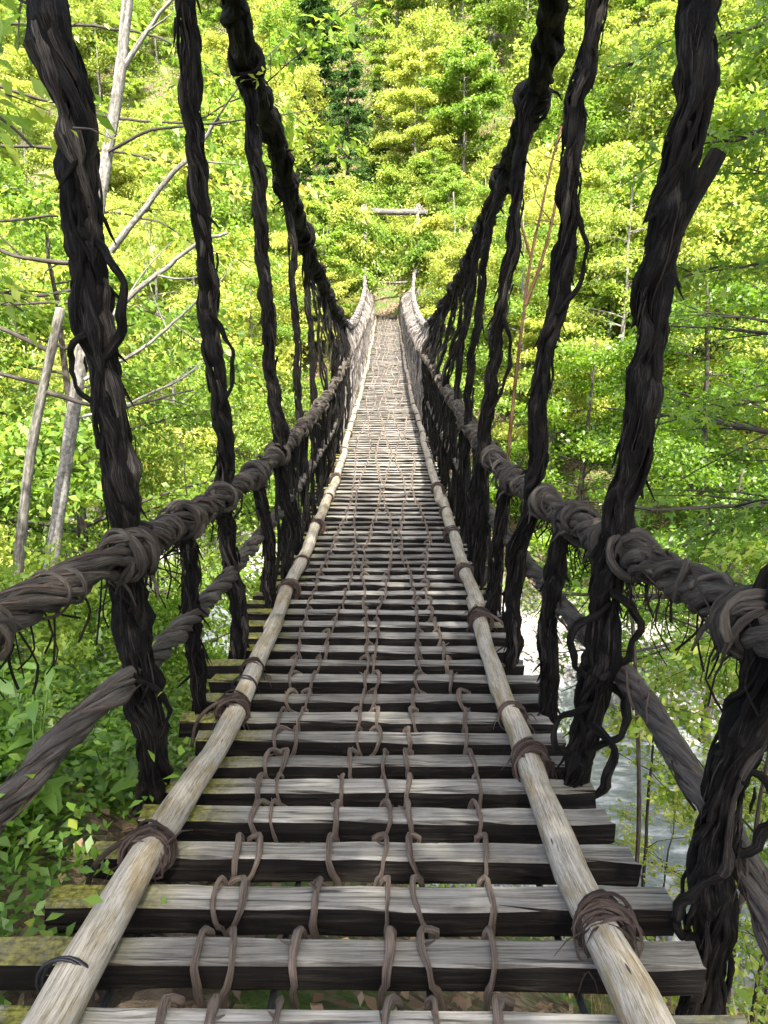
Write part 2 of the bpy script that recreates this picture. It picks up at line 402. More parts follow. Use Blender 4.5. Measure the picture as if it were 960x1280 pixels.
# ------------------------------------------------------------------ the bridge
bridge = thing('vine_bridge', 'long sagging footbridge of grey planks hung on twisted dark vines across the ravine', 'bridge', (0, 0, 0))
DZ = np.array([(0, .3), (1.3, .03), (1.93, -.10), (2.76, -.25), (3.48, -.32), (5.5, -.45), (7.3, -.53), (10.5, -.58), (16.5, -.53), (23.4, -.30), (31, .15), (38.7, .75), (46, 1.45), (50, 1.8)])
DX = np.array([(0, -.09), (1.9, -.08), (3.5, -.05), (7.3, 0), (10.5, .02), (16.5, .03), (23, .07), (38, .15), (50, .17)])
_dz = resample(np.c_[DZ[:, 0], DZ[:, 1], 0 * DZ[:, 0]], .1)
def dz(y): return np.interp(y, _dz[:, 0], _dz[:, 1])       # centre height of the pole rails
def dx(y): return np.interp(y, DX[:, 0], DX[:, 1])
def ptop(y): return dz(y) - .055                           # top of the planks

# planks: a few rough-hewn beams, shared by all
PW, PH = .101, .086
def plank_mesh(seed):
    r = np.random.default_rng(seed); ns = 15; L = 1.75
    xs = np.linspace(-L / 2, L / 2, ns); b = .008
    prof = np.array([(-PW / 2, -PH + b), (-PW / 2 + b, -PH), (PW / 2 - b, -PH), (PW / 2, -PH + b), (PW / 2, -b), (PW / 2 - b, 0), (-PW / 2 + b, 0), (-PW / 2, -b)])
    V = []
    bow = .008 * np.sin(np.linspace(0, 3.1, ns) + r.uniform(0, 3)); 
    for i, x in enumerate(xs):
        p = prof + r.normal(0, .0022, prof.shape)
        e = .012 if i in (0, ns - 1) else 0
        p = p * (1 - e)
        V.append(np.c_[np.full(8, x) + (r.normal(0, .006, 8) if e else 0), p[:, 0] + bow[i], p[:, 1]])
    V = np.vstack(V); F = []
    for i in range(ns - 1):
        for k in range(8):
            F.append((i * 8 + k, (i + 1) * 8 + k, (i + 1) * 8 + (k + 1) % 8, i * 8 + (k + 1) % 8))
    F.append(tuple(range(0, 8))); F.append(tuple(range(ns * 8 - 1, ns * 8 - 9, -1)))
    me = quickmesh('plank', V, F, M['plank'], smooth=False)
    return me
PM = [plank_mesh(i) for i in range(10)]
PY = [1.33 - .27 * k for k in range(4, 0, -1)] + [1.33, 1.47 + .04, 1.75, 2.00, 2.24, 2.46, 2.69, 2.92, 3.13, 3.34, 3.57, 3.79, 4.0, 4.22, 4.44, 4.66]
PY = [.50, .76, 1.01, 1.26, 1.51, 1.75, 2.00, 2.24, 2.46, 2.69, 2.92, 3.13, 3.34, 3.57, 3.79, 4.0, 4.22, 4.44, 4.66]
while PY[-1] < 46.3: PY.append(PY[-1] + .215 + random.uniform(-.014, .014))
ENDS = {1.26: (-1.02, .80), 1.51: (-1.00, .80), 1.75: (-.96, .82), 2.00: (-.95, .80), 2.24: (-.86, .80), 2.46: (-.88, .80), 2.69: (-.82, .78), 2.92: (-.84, .80)}
for i, y in enumerate(PY):
    if y in ENDS: x0, x1 = ENDS[y]
    else: c = dx(y); x0, x1 = c - .91 + random.uniform(-.05, .05), c + .87 + random.uniform(-.05, .05)
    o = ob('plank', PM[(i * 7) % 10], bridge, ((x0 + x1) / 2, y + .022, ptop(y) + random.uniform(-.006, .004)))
    o.scale = ((x1 - x0) / 1.75, (1 if y < 3.2 else .86) + random.uniform(-.10, .08), random.uniform(.94, 1.1))
    sl = (dz(y + .1) - dz(y - .1)) / .2
    o.rotation_euler = (math.atan(sl) * .6 + random.uniform(-.04, .04), random.uniform(-.006, .006), random.uniform(-.012, .012))

# pole rails, laid end to end along both sides of the deck
for side in (-1, 1):
    y = .45
    k = 0
    while y < 46.4:
        L = [3.9, 4.3, 3.6, 4.6][(k + (side > 0)) % 4]
        y1 = min(y + L, 46.6)
        n = 26
        ys = np.linspace(y, y1, n)
        r = np.linspace(.054, .046, n) if (k + side) % 2 else np.linspace(.047, .053, n)
        P = np.c_[dx(ys) + side * .65, ys, dz(ys)] + wig(n, L / n, .006, 1.8)
        P[:, 0] += side * .012 * ((k % 2) * 2 - 1)
        tb = TBC(); tb.tube(P, r * (1 + .05 * wig(n, L / n, 1, .8, 1)[:, 0]), 16, .012)
        ob('pole_rail', tb.mesh('pole_rail', M['pole']), bridge)
        y = y1 - .12; k += 1

# vine loops that tie every plank down
hw = PW / 2
def loop_path(r, lean):
    t = r.uniform(-.012, .012)
    P = [(lean + r.normal(0, .006), -hw + .004, -PH - .10), (lean * .74 + r.normal(0, .004), -hw - .013, -PH * .74), (lean * .3 + t * .5, -hw - .016, -.04), (r.normal(0, .003), -hw - .006, .006),
         (-lean * .12, -hw * .4, .014), (-lean * .08, hw * .5, .016), (lean * .10, hw + .012, .008), (lean * .32 + r.normal(0, .012), hw + .024, -.022), (lean * .5, hw + .024, -.08), (lean * .6, hw, -.16)]
    return P
LM = []
for q in range(14):
    r = np.random.default_rng(100 + q)
    P = resample(loop_path(r, r.choice([.055, .035, .045, .01, .02, -.02, .06])), .022)
    n = len(P); tb = TBC()
    rad = .0086 * (1 + .16 * wig(n, .02, 1, .25, 1)[:, 0]); 
    tb.tube(P, np.clip(rad, .006, .013), 7, .09)
    # stub of a cut side shoot
    k = n // 2; d = r.normal(0, 1, 3); d[2] = abs(d[2]) * .6; d /= np.linalg.norm(d)
    if q % 2: tb.tube(np.array([P[k], P[k] + d * .02, P[k] + d * .034 + (0, 0, .004)]), [.005, .004, .002], 5)
    LM.append(tb.mesh('vine_loop', M['deckvine']))
lanes = [(-.50, 1), (-.35, -1), (-.16, 1), (-.02, -1), (.15, 1), (.33, -1)]
loops = []
for i, y in enumerate(PY):
    for j, (lx, sg) in enumerate(lanes):
        w = .05 * math.sin(y * (.9 + .13 * j) + j * 1.9) + random.uniform(-.014, .014)
        loops.append((y, dx(y) + .06 + lx + w, sg * (1 if random.random() > .12 else -1), j))
near_loops = [l for l in loops if l[0] > 1.0][:298]
for (y, x, sg, j) in near_loops:
    o = ob('vine_loop', random.choice(LM), bridge, (x, y + .022, ptop(y)))
    s = random.uniform(.9, 1.12) * (1.12 if j in (2, 5) else 1)
    o.scale = (sg * s * random.uniform(.7, 1.2), 1, 1)
    o.rotation_euler = (0, 0, random.uniform(-.12, .12))
tb = TB()
for (y, x, sg, j) in [l for l in loops if l[0] > near_loops[-1][0] + .01]:
    r = np.random.default_rng(int(y * 1000) + j)
    P = np.array(loop_path(r, .05 * sg))[[0, 2, 3, 5, 8]] + (x, y + .022, ptop(y))
    tb.tube(P, .010, 4)
ob('vine_loop', tb.mesh('vine_loop', M['deckvine']), bridge, kind='stuff')

# two steel cables carrying the planks from below, with clamps
for x in (-.62, -.20, .20, .58):
    ys = np.linspace(.3, 46.4, 150); tb = TB()
    tb.tube(np.c_[dx(ys) + x, ys, ptop(ys) - PH - .03], .011, 6)
    ob('steel_cable', tb.mesh('steel_cable', M['steel']), bridge)
for (y, x) in ((1.38, .22), (1.40, -.2), (1.88, .22), (2.6, -.2)):
    tb = TBC(); tb.tube(np.array([(x - .05, y, ptop(y) - PH - .02), (x + .05, y, ptop(y) - PH - .02)]), .013, 8)
    ob('cable_clamp', tb.mesh('cable_clamp', M['red'] if x < 0 and y < 2 else M['steel']), bridge)

def coil(c, axis, Rr, turns, r, w, mat, jit=.012, sides=6, squash=1.0, tails=0):
    """a wrap of vine: centre, axis direction, radius, number of turns, strand radius, width along the axis"""
    axis = np.array(axis, float); axis /= np.linalg.norm(axis)
    a = np.array([0, 0, 1.]) if abs(axis[2]) < .8 else np.array([1., 0, 0])
    u = a - axis * (a @ axis); u /= np.linalg.norm(u); v = np.cross(axis, u)
    n = int(16 * turns) + 2; t = np.linspace(0, turns * 2 * math.pi, n) + rng.uniform(0, 6)
    off = np.linspace(-w / 2, w / 2, n) + np.cumsum(rng.normal(0, w * .03, n)) * .6
    rr = Rr * (1 + wig(n, .05, .5, 1.1, 1)[:, 0] * .16) + rng.normal(0, jit * .1, n)
    P = np.array(c) + np.cos(t)[:, None] * u * rr[:, None] * squash + np.sin(t)[:, None] * v * rr[:, None] + off[:, None] * axis
    tb = TBC(); tb.tube(P, r * (1 + .12 * wig(n, .05, 1, .3, 1)[:, 0]), sides, .05)
    for q in range(tails):
        e = P[-1] if q % 2 else P[0]
        d = rng.normal(0, 1, 3) * (1, 1, .5); d[2] -= .5; d /= np.linalg.norm(d); L = rng.uniform(.04, .10)
        tb.tube(np.array([e, e + d * L * .6, e + d * L + (0, 0, -.03)]), [r * .7, r * .5, r * .2], 5)
    return tb

def merge(tbs):
    o = TBC()
    for t in tbs:
        o.caps += [tuple(i + o.n for i in c) for c in t.caps]
        o.F += [f + o.n for f in t.F]; o.V += t.V; o.C += t.C; o.n += t.n
    return o

# lashings on the pole rails
def lashing(side, y, big, wire=False):
    c = np.array([dx(y) + side * .65, y, dz(y)]); ax = (0, 1, (dz(y + .1) - dz(y - .1)) / .2)
    if wire:
        tb = merge([coil(c, ax, .056, 2.2, .004, .012, None), coil(c + (0, .008, 0), ax, .058, 1.3, .004, .01, None, tails=2)])
        ob('wire_tie', tb.mesh('wire_tie', M['wire']), bridge); return
    parts = []
    for q in range(15 if big else 5):
        parts.append(coil(c + (0, rng.normal(0, .026 if big else .010), -.004), (ax[0] + rng.normal(0, .3), 1, ax[2] + rng.normal(0, .3)), .055 + .0016 * q + rng.uniform(-.003, .003), rng.uniform(.6, 1.6), rng.uniform(.003, .0078), .04 if big else .02, None, tails=int(rng.integers(1, 4))))
    if big and rng.random() < .5:      # a strand that runs down outside the plank
        e = c + (side * .06, 0, .02)
        P = resample([c + (-side * .03, .02, .07), e + (side * .03, -.01, .01), e + (side * .10, -.03, -.06), e + (side * .13, -.05, -.18)], .02)
        t = TBC(); t.tube(P, .009, 7, .06); parts.append(t)
    ob('lashing', merge(parts).mesh('lashing', M['lash']), bridge)
for y, big in ((1.93, True), (3.10, True), (3.58, False), (5.0, True), (5.75, False), (7.0, True), (8.3, False), (9.4, True)): lashing(-1, y, big)
for y, big in ((1.57, True), (2.58, True), (3.05, False), (4.35, True), (5.45, True), (6.7, True), (7.6, False), (8.8, True)): lashing(1, y, big)
lashing(-1, 1.36, False, True); lashing(-1, 3.36, False, True); 
y = 10.5
while y < 45:
    for sd_ in (-1, 1): lashing(sd_, y + rng.uniform(-.3, .3), False)
    y += 1.25

# ---- the side ropes
HRL = [(-1.02, 1.2, .83), (-1.04, 1.6, .75), (-.99, 1.85, .73), (-.92, 2.1, .73), (-.86, 2.45, .71), (-.89, 3.2, .61), (-.88, 4.0, .52), (-.84, 4.8, .48), (-.80, 5.5, .48), (-.74, 7.0, .49), (-.71, 8.5, .5), (-.69, 10.5, .57), (-.70, 14, .66), (-.70, 20, .78), (-.66, 30, 1.2), (-.6, 38, 1.8), (-.6, 46, 2.5)]
HRR = [(.95, 1.1, .82), (.93, 1.5, .78), (.92, 1.7, .76), (.90, 2.0, .74), (.87, 2.5, .68), (.86, 3.2, .59), (.83, 3.8, .55), (.81, 4.6, .48), (.78, 5.3, .5), (.77, 6.6, .51), (.77, 8, .56), (.78, 10.5, .6), (.79, 14, .68), (.80, 20, .80), (.88, 30, 1.2), (.95, 38, 1.8), (.98, 46, 2.5)]
LRL = [(-1.12, 1.3, .05), (-1.13, 1.75, .11), (-1.09, 1.9, .13), (-1.02, 2.1, .20), (-.90, 2.45, .24), (-.89, 3.2, .14), (-.87, 4.0, .07), (-.84, 4.8, .05), (-.8, 5.5, .03), (-.77, 7.0, -.02), (-.75, 8.5, -.05), (-.73, 10.5, -.07), (-.74, 14, -.02), (-.74, 20, .1), (-.68, 30, .6), (-.62, 38, 1.2), (-.62, 46, 1.9)]
LRR = [(1.06, 1.2, -.12), (1.02, 1.45, -.08), (.97, 1.65, .07), (.94, 1.95, .13), (.93, 2.25, .16), (.88, 2.6, .20), (.83, 3.2, .18), (.82, 3.8, .14), (.81, 4.8, .07), (.80, 6.0, 0), (.79, 7.5, -.04), (.79, 9.5, -.08), (.80, 14, -.02), (.82, 20, .1), (.9, 30, .6), (.97, 38, 1.2), (1.0, 46, 1.9)]
CBL = [(-.70, .5, 3.9), (-.76, 2.5, 3.6), (-.82, 4.3, 3.3), (-.86, 4.8, 3.22), (-.90, 5.5, 3.05), (-.86, 6.3, 2.86), (-.86, 7.2, 2.56), (-.86, 8.5, 2.25), (-.85, 10.5, 1.90), (-.80, 14, 1.38), (-.83, 20, 1.24), (-.92, 30, 1.75), (-.95, 38, 2.55), (-1.02, 42, 3.5), (-1.10, 46.3, 7.15)]
CBR = [(.72, .5, 3.9), (.79, 2.5, 3.6), (.86, 4.1, 3.22), (.92, 4.6, 3.12), (.99, 5.3, 2.92), (1.02, 6.4, 2.70), (1.04, 7.8, 2.45), (1.07, 10, 2.07), (1.02, 12.5, 1.68), (.98, 16, 1.29), (1.12, 22, 1.21), (1.25, 30, 1.68), (1.42, 38, 2.5), (1.62, 42, 3.4), (1.98, 46.3, 7.15)]
def at_y(path, y):
    P = np.array(path); return np.array([np.interp(y, P[:, 1], P[:, 0]), y, np.interp(y, P[:, 1], P[:, 2])])

def clip_path(path, y0, y1):
    P = resample(path, .15); return P[(P[:, 1] >= y0) & (P[:, 1] <= y1)]

def rope_part(name, path, Rr, n, turns, sr, mat, split, jit, ylim=46.2, extra=0):
    """near stretch: each strand its own piece; the far stretch in one"""
    core = TBC(); 
    near = clip_path(path, -5, split); far = clip_path(path, split - .25, ylim)
    core.tube(resample(near, .06), Rr * .6, 8, .1)
    root = ob(name, core.mesh(name, mat), bridge)
    for P in strands(near, Rr, n, turns, jit, .025):
        m = len(P); base = sr * rng.uniform(.6, 1.45)
        tb = TBC(); tb.tube(P, base * (1 + .22 * wig(m, .025, 1, .35, 1)[:, 0]), 7, .07)
        ob('vine_strand', tb.mesh('vine_strand', mat), root)
    tb = TB()
    tb.tube(resample(far, .1), Rr * .9, 6, .1)
    for P in strands(far, Rr * 1.05, n, turns, jit, .07):
        tb.tube(P, sr * 1.1 * rng.uniform(.8, 1.3), 5, .06)
    ob('far_strands', tb.mesh('far_strands', mat), root)
    return root
hrl = rope_part('handrail', HRL, .037, 9, 1.7, .0145, M['handrail'], 7.0, .38)
hrr = rope_part('handrail', HRR, .039, 9, -1.7, .0145, M['handrail'], 7.0, .38)
lrl = rope_part('lower_rope', LRL, .028, 5, 1.6, .0165, M['midrope'], 6.0, .14)
lrr = rope_part('lower_rope', LRR, .028, 5, -1.6, .0165, M['midrope'], 6.0, .14)

# loose turns of vine wound round the handrails, big knots where a hanger crosses
def handrail_turns(path, side, root, knots):
    y = 1.3
    while y < 26:
        c = at_y(path, y); c2 = at_y(path, y + .05); ax = c2 - c
        k = min((abs(y - q) for q in knots), default=9)
        if k > .18:
            tb = coil(c, ax + rng.normal(0, .034, 3), .053 + rng.uniform(-.004, .008), rng.uniform(1.2, 2.6), rng.uniform(.008, .015), rng.uniform(.05, .13), None, tails=int(rng.integers(0, 3)))
            ob('vine_turn', tb.mesh('vine_turn', M['handrail']), root)
        y += rng.uniform(.12, .26) * (1 + y * .06)
KN_L = [1.65, 2.40, 3.15, 3.95, 4.75, 5.45]; KN_R = [1.68, 2.48, 2.72, 3.15, 3.75, 4.55, 5.25]
handrail_turns(HRL, -1, hrl, KN_L); handrail_turns(HRR, 1, hrr, KN_R)
def knot(path, y, root, Rr, n, r):
    c = at_y(path, y); ax = at_y(path, y + .05) - c
    parts = []
    for q in range(n):
        a = ax / np.linalg.norm(ax) + rng.normal(0, .28, 3)
        parts.append(coil(c + ax / np.linalg.norm(ax) * rng.normal(0, .035), a, Rr * rng.uniform(.85, 1.15), rng.uniform(1.2, 2.3), r * rng.uniform(.8, 1.2), rng.uniform(.06, .12), None, tails=2, sides=7))
    ob('vine_knot', merge(parts).mesh('vine_knot', M['handrail']), root)
for path, root, R0 in ((HRL, hrl, .060), (HRR, hrr, .062), (LRL, lrl, .044), (LRR, lrr, .044)):
    P = clip_path(path, 0, 8); fb = TB()
    P = resample(P, .05)
    for q in range(150):
        k0 = rng.integers(0, len(P) - 8); k1 = k0 + rng.integers(3, 8); a0 = rng.uniform(0, 6.28); seg = P[k0:k1]
        f = np.linspace(0, 1, len(seg)); an = a0 + f * rng.uniform(.5, 2.2)
        T, Nn_, Bb = frames(seg); r_ = R0 * rng.uniform(.85, 1.12)
        fb.tube(resample(seg + r_ * (np.cos(an)[:, None] * Nn_ + np.sin(an)[:, None] * Bb), .03), rng.uniform(.0015, .006), 5, .35)
    ob('bark_fibres', fb.mesh('bark_fibres', M['lash']), root, kind='stuff')
for y in KN_L: knot(HRL, y, hrl, .072, 4, .012)
for y in KN_R: knot(HRR, y, hrr, .076, 4, .013)
for y in (6.9, 8.4): knot(HRL, y, hrl, .075, 2, .012); knot(HRR, y, hrr, .075, 2, .012)

# ---- hangers
HG = {
 (-1, 2.45): [(-1.02, 2.7), (-1.0, 2.5), (-.97, 2.38), (-.94, 2.17), (-.935, 1.95), (-.93, 1.65), (-.905, 1.35), (-.90, 1.01), (-.90, .7), (-.88, .18), (-.89, -.37)],
 (-1, 3.20): [(-.91, .66), (-.89, .26), (-.89, -.1), (-.88, -.42)],
 (-1, 4.00): [(-.98, 3.3), (-.96, 3.09), (-.94, 2.93), (-.93, 2.52), (-.93, 2.05), (-.90, 1.47), (-.89, .88), (-.87, .15), (-.84, -.5)],
 (-1, 4.80): [(-.85, .52), (-.79, -.01), (-.78, -.52)],
 (-1, 5.50): [(-.89, 3.05), (-.88, 2.51), (-.85, 1.84), (-.81, .94), (-.77, .28), (-.75, -.55)],
 (-1, 6.20): [(-.80, .50), (-.78, .1), (-.77, -.6)],
 (-1, 7.00): [(-.87, 2.62), (-.83, 2.13), (-.81, 1.3), (-.79, .26), (-.75, -.6)],
 (-1, 7.75): [(-.76, .5), (-.76, -.62)],
 (-1, 8.50): [(-.87, 2.25), (-.83, 1.43), (-.79, .55), (-.74, -.65)],
 (1, 1.65): [(1.30, 3.3), (1.26, 2.2), (1.16, 1.32), (1.08, 1.08), (.985, .88), (.91, .58), (.88, .34), (.89, -.09), (.87, -.5)],
 (1, 2.50): [(.945, 2.75), (.94, 2.52), (.93, 2.39), (.92, 2.01), (.89, 1.63), (.85, 1.27), (.85, .89), (.81, .59), (.78, .18), (.75, -.40)],
 (1, 3.20): [(.79, .62), (.78, .26), (.78, -.1), (.78, -.50)],
 (1, 3.80): [(.965, 3.25), (.96, 3.01), (.95, 2.86), (.90, 2.37), (.87, 1.73), (.81, 1.16), (.77, .57), (.72, .12), (.70, -.45)],
 (1, 4.60): [(.80, .5), (.74, .05), (.72, -.5)],
 (1, 5.30): [(.95, 2.9), (.89, 2.33), (.83, 1.62), (.75, 1.02), (.72, .56), (.73, -.55)],
 (1, 5.95): [(.78, .5), (.75, 0), (.75, -.55)],
 (1, 6.60): [(1.0, 2.65), (.94, 2.47), (.87, 2.1), (.79, 1.25), (.74, .47), (.74, -.58)],
 (1, 7.30): [(.77, .5), (.76, -.6)],
 (1, 8.00): [(1.02, 2.4), (.88, 1.6), (.79, .86), (.75, -.62)],
}
def hanger(side, y, pts, near):
    P = np.array([(x, y, z) for x, z in pts], float)
    Rr = .032 if near else .026
    if y in (2.45, 2.50): Rr = .037
    if pts[0][1] < 1.2: Rr *= .8
    if y < 2: Rr = .042
    P2 = resample(P, .05); m = len(P2)
    P2[:, :2] += wig(m, .05, .012, .9, 2); P2 = P2
    sink = np.array([-side * .05, .05, -.05])
    P2 = np.vstack([P2, P2[-1] + sink, P2[-1] + sink * (2.6, 1, 1.2)])
    n = 11 if near else 6
    core = TBC(); cp = resample(P2, .05); core.tube(cp, Rr * (1.0 + .42 * wig(len(cp), .05, 1, .45, 1)[:, 0]), 8, .16)
    root = ob('hanger', core.mesh('hanger', M['hanger']), bridge)
    joined = TBC()
    ds = .028 if near else .045
    for i, Q in enumerate(strands(P2, Rr * 1.05, n, rng.uniform(.28, .55) * (1 if side > 0 else -1), .42, ds)):
        base = Rr * rng.choice([.16, .26, .38, .55], p=[.3, .32, .26, .12]) * rng.uniform(.9, 1.15); mm = len(Q)
        rad = base * (1 + .4 * wig(mm, ds, 1, .3, 1)[:, 0]); rad = np.clip(rad, base * .55, base * 1.6)
        t = TBC() if near else joined
        t.tube(Q, rad, 9 if near else 6, .26)
        if near: ob('vine_strand', t.mesh('vine_strand', M['hanger_pale'] if rng.random() < (.22 if side < 0 else .06) else M['hanger']), root)
    # thin vines wound over, stubs and torn bark
    w = TBC()
    for q in range(5 if near else 2):
        a = rng.uniform(0, .8); b = a + rng.uniform(.15, .4)
        seg = P2[int(a * m):max(int(a * m) + 4, int(min(b, 1) * m))]
        if len(seg) > 3:
            for Q in strands(seg, Rr * 1.35, 1, rng.uniform(.5, 1.4) * rng.choice([1, -1]), .25, .04): w.tube(Q, rng.uniform(.005, .010), 5, .1)
    for q in range(90 if near else 14):      # strips of bark lifting off
        k0 = rng.integers(1, m - 3); L = rng.uniform(.04, .13); a = rng.uniform(0, 6.28)
        rad_ = np.array([math.cos(a), math.sin(a), 0]); c = P2[k0] + rad_ * Rr * rng.uniform(1.0, 1.55)
        dn = (P2[min(k0 + 3, m - 1)] - P2[k0]); dn /= np.linalg.norm(dn) + 1e-9
        tg = np.array([-rad_[1], rad_[0], 0]) * rng.normal(0, .45)
        lift = rad_ * rng.choice([0, .004, .02], p=[.5, .35, .15])
        w.tube(np.array([c, c + (dn + tg) * L * .35 + rad_ * .004, c + (dn + tg) * L * .7 + lift * .5, c + (dn + tg) * L + lift]), np.array([.5, 1, .8, .25]) * rng.uniform(.003, .008), 4, .3)
    fb = TB()                                   # fibres and peeled bark along the strands, painted lighter as highlights
    for q in range(70 if near else 16):
        k0 = rng.integers(0, m - 8); k1 = k0 + rng.integers(3, 10)
        Q = strands(P2[k0:k1], Rr * rng.uniform(1.15, 1.5), 1, rng.uniform(.1, .7) * (1 if side > 0 else -1), .12, .035)[0]
        if len(Q) > 3:
            a0 = rng.uniform(0, 6.28); c_ = resample(P2[k0:k1], .035)[:len(Q)]; dd = Q - c_
            dd = np.c_[dd[:, 0] * math.cos(a0) - dd[:, 1] * math.sin(a0), dd[:, 0] * math.sin(a0) + dd[:, 1] * math.cos(a0), dd[:, 2]]
            fb.tube(c_ + dd, rng.uniform(.0012, .0045) * np.sin(np.linspace(.25, 2.9, len(Q))), 4, .3)
    if fb.n: ob('bark_fibres', fb.mesh('bark_fibres', M['hanger_pale']), root, kind='stuff')
    ns = int(len(P2) * (.4 if near else .2))
    for q in range(ns):
        c = P2[rng.integers(1, m - 1)]; a = rng.uniform(0, 6.28)
        d = np.array([math.cos(a), math.sin(a), rng.uniform(-.9, .7)])
        st = c + d * Rr * 1.1; L = rng.choice([.012, .02, .03, .045], p=[.4, .35, .2, .05])
        w.tube(np.array([st, st + d * L * .5, st + d * L + (0, 0, rng.normal(-.01, .02))]), [rng.uniform(.006, .016), .008, .003], 5, .2)
    t = merge([joined, w]) if joined.n else w
    ob('bark_shreds', t.mesh('bark_shreds', M['hanger']), root, kind='stuff')
    return root
for (side, y), pts in HG.items(): hanger(side, y, pts, y < 6.5)
# strands that bulge loose from the nearest hangers, and a cut branch stub
def bulge(key, z0, z1, out, r):
    P = np.array(HG[key])[::-1]; y = key[1]; f = np.linspace(0, 1, 9); z = z0 + (z1 - z0) * f
    x = np.interp(z, P[:, 1], P[:, 0]) + out * np.sin(f * math.pi) ** .7 + rng.normal(0, .006, 9)
    tb = TBC(); Q = resample(np.c_[x, y - .04 + rng.normal(0, .015, 9), z], .025); tb.tube(Q, r * (1 + .2 * wig(len(Q), .025, 1, .3, 1)[:, 0]), 7, .1)
    ob('loose_strand', tb.mesh('loose_strand', M['hanger']), bridge)
for a in (((1, 2.50), .55, .22, .12, .015), ((1, 2.50), .50, .18, -.115, .013), ((1, 2.50), .20, -.10, .13, .016), ((1, 2.50), .10, -.15, -.13, .013), ((1, 2.50), .02, -.34, .10, .018),
          ((1, 1.65), .10, -.15, -.12, .014), ((1, 1.65), .40, .15, .12, .014), ((-1, 2.45), .25, -.05, .10, .010), ((-1, 2.45), 1.45, 1.2, -.10, .010), ((-1, 2.45), 1.75, 1.35, .11, .014), ((1, 5.30), 1.5, .8, .10, .013), ((-1, 4.00), 1.5, 1.0, .10, .012), ((1, 3.80), 2.0, 1.5, .10, .012)): bulge(*a)
tb = TBC(); tb.tube(resample([(.87, 2.5, 1.62), (.94, 2.49, 1.80), (1.03, 2.49, 1.98)], .03), .029, 10, .1)
ob('branch_stub', tb.mesh('branch_stub', M['hanger']), bridge)
# far hangers
y = 9.2; k = 0
while y < 45.5:
    for side, CB, HR in ((-1, CBL, HRL), (1, CBR, HRR)):
        yy = y + rng.uniform(-.1, .1)
        top = at_y(CB, yy) if k % 2 == 0 or yy > 13 else at_y(HR, yy)
        top[2] = min(top[2], dz(yy) + 1.95) if yy > 27 else top[2]
        h = at_y(HR, yy); foot = np.array([dx(yy) + side * .78, yy, ptop(yy) - .12])
        P = resample([top, (top + h) / 2 + (0, rng.normal(0, .05), 0), h, foot], .12); m = len(P)
        P = P + wig(m, .12, .02, 1.2)
        mat = M['hanger'] if yy < 15 else M['farvine']  # shade-toned bark near, sun-toned bark far
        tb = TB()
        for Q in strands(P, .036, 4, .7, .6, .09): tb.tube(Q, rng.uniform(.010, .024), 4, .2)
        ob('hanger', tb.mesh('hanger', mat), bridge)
    y += .8 if y < 14 else .62; k += 1
# criss-crossing vines that close the sides
for side, CB, HR in ((-1, CBL, HRL), (1, CBR, HRR)):
    tb = TB(); tbf = TB()
    y = 5.2
    while y < 45:
        far = y > 13
        for q in range(1 if y < 6 else 2):
            y0 = y + rng.uniform(-.3, .3); y1 = y0 + rng.uniform(.4, 1.3) * rng.choice([1, -1]); y1 = min(max(y1, 4.6), 45.8)
            t0 = at_y(HR, y0); 
            if far and q % 2: t0 = at_y(CB, y0); t0[2] = min(t0[2], dz(y0) + 1.95) if y0 > 27 else t0[2]
            b = np.array([dx(y1) + side * .76, y1, ptop(y1) - .08])
            P = resample([t0, (t0 + b) / 2 + (side * rng.uniform(-.04, .05), 0, rng.normal(0, .08)), b], .15)
            (tbf if far else tb).tube(P + wig(len(P), .15, .012, .7), rng.uniform(.006, .017), 4, .15)
        y += .36
    ob('cross_vines', tb.mesh('cross_vines', M['hanger']), bridge, kind='stuff')
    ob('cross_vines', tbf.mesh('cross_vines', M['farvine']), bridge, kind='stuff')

# ---- main cables
for CB, tw in ((CBL, .55), (CBR, -.55)):
    near = clip_path(CB, -1, 15.5); far = clip_path(CB, 15.2, 46.4)
    core = TBC(); cp = resample(near, .08); core.tube(cp, .058 * (1 + .35 * wig(len(cp), .08, 1, .9, 1)[:, 0]), 9, .14)
    root = ob('main_cable', core.mesh('main_cable', M['hanger']), bridge)
    for Q in strands(near, .052, 7, tw, .5, .05):
        tb = TBC(); m = len(Q); tb.tube(Q, .030 * rng.uniform(.7, 1.25) * (1 + .25 * wig(m, .05, 1, .5, 1)[:, 0]), 7, .12)
        ob('vine_strand', tb.mesh('vine_strand', M['hanger']), root)
    w = TBC()
    for q in range(46):
        c = near[rng.integers(20, len(near) - 1)]; a = rng.uniform(0, 6.28); d = np.array([math.cos(a), rng.normal(0, .4), math.sin(a)])
        st = c + d * .08; w.tube(np.array([st, st + d * .03, st + d * rng.uniform(.04, .11)]), [.014, .010, .004], 5, .2)
    for yk in (5.45, 6.95, 8.4, 9.9, 11.4, 13.0):
        w = merge([w] + [coil(at_y(CB, yk + rng.normal(0, .06)), (0, 1, rng.normal(-.2, .4)), .10 * (1 + rng.uniform(-.1, .2)), rng.uniform(1.5, 2.6), rng.uniform(.012, .018), .12, None, tails=2) for q in range(3)])
    ob('bark_shreds', w.mesh('bark_shreds', M['hanger']), root, kind='stuff')
    tb = TB(); fp = resample(far, .15); tb.tube(fp, np.interp(fp[:, 1], [36, 43], [.07, .04]), 6, .15)
    for Q in strands(far, .07, 8, tw, .5, .1): tb.tube(Q, rng.uniform(.025, .042) * np.interp(Q[:, 1], [36, 43], [1, .55]), 5, .12)
    ob('far_strands', tb.mesh('far_strands', M['farvine']), root)

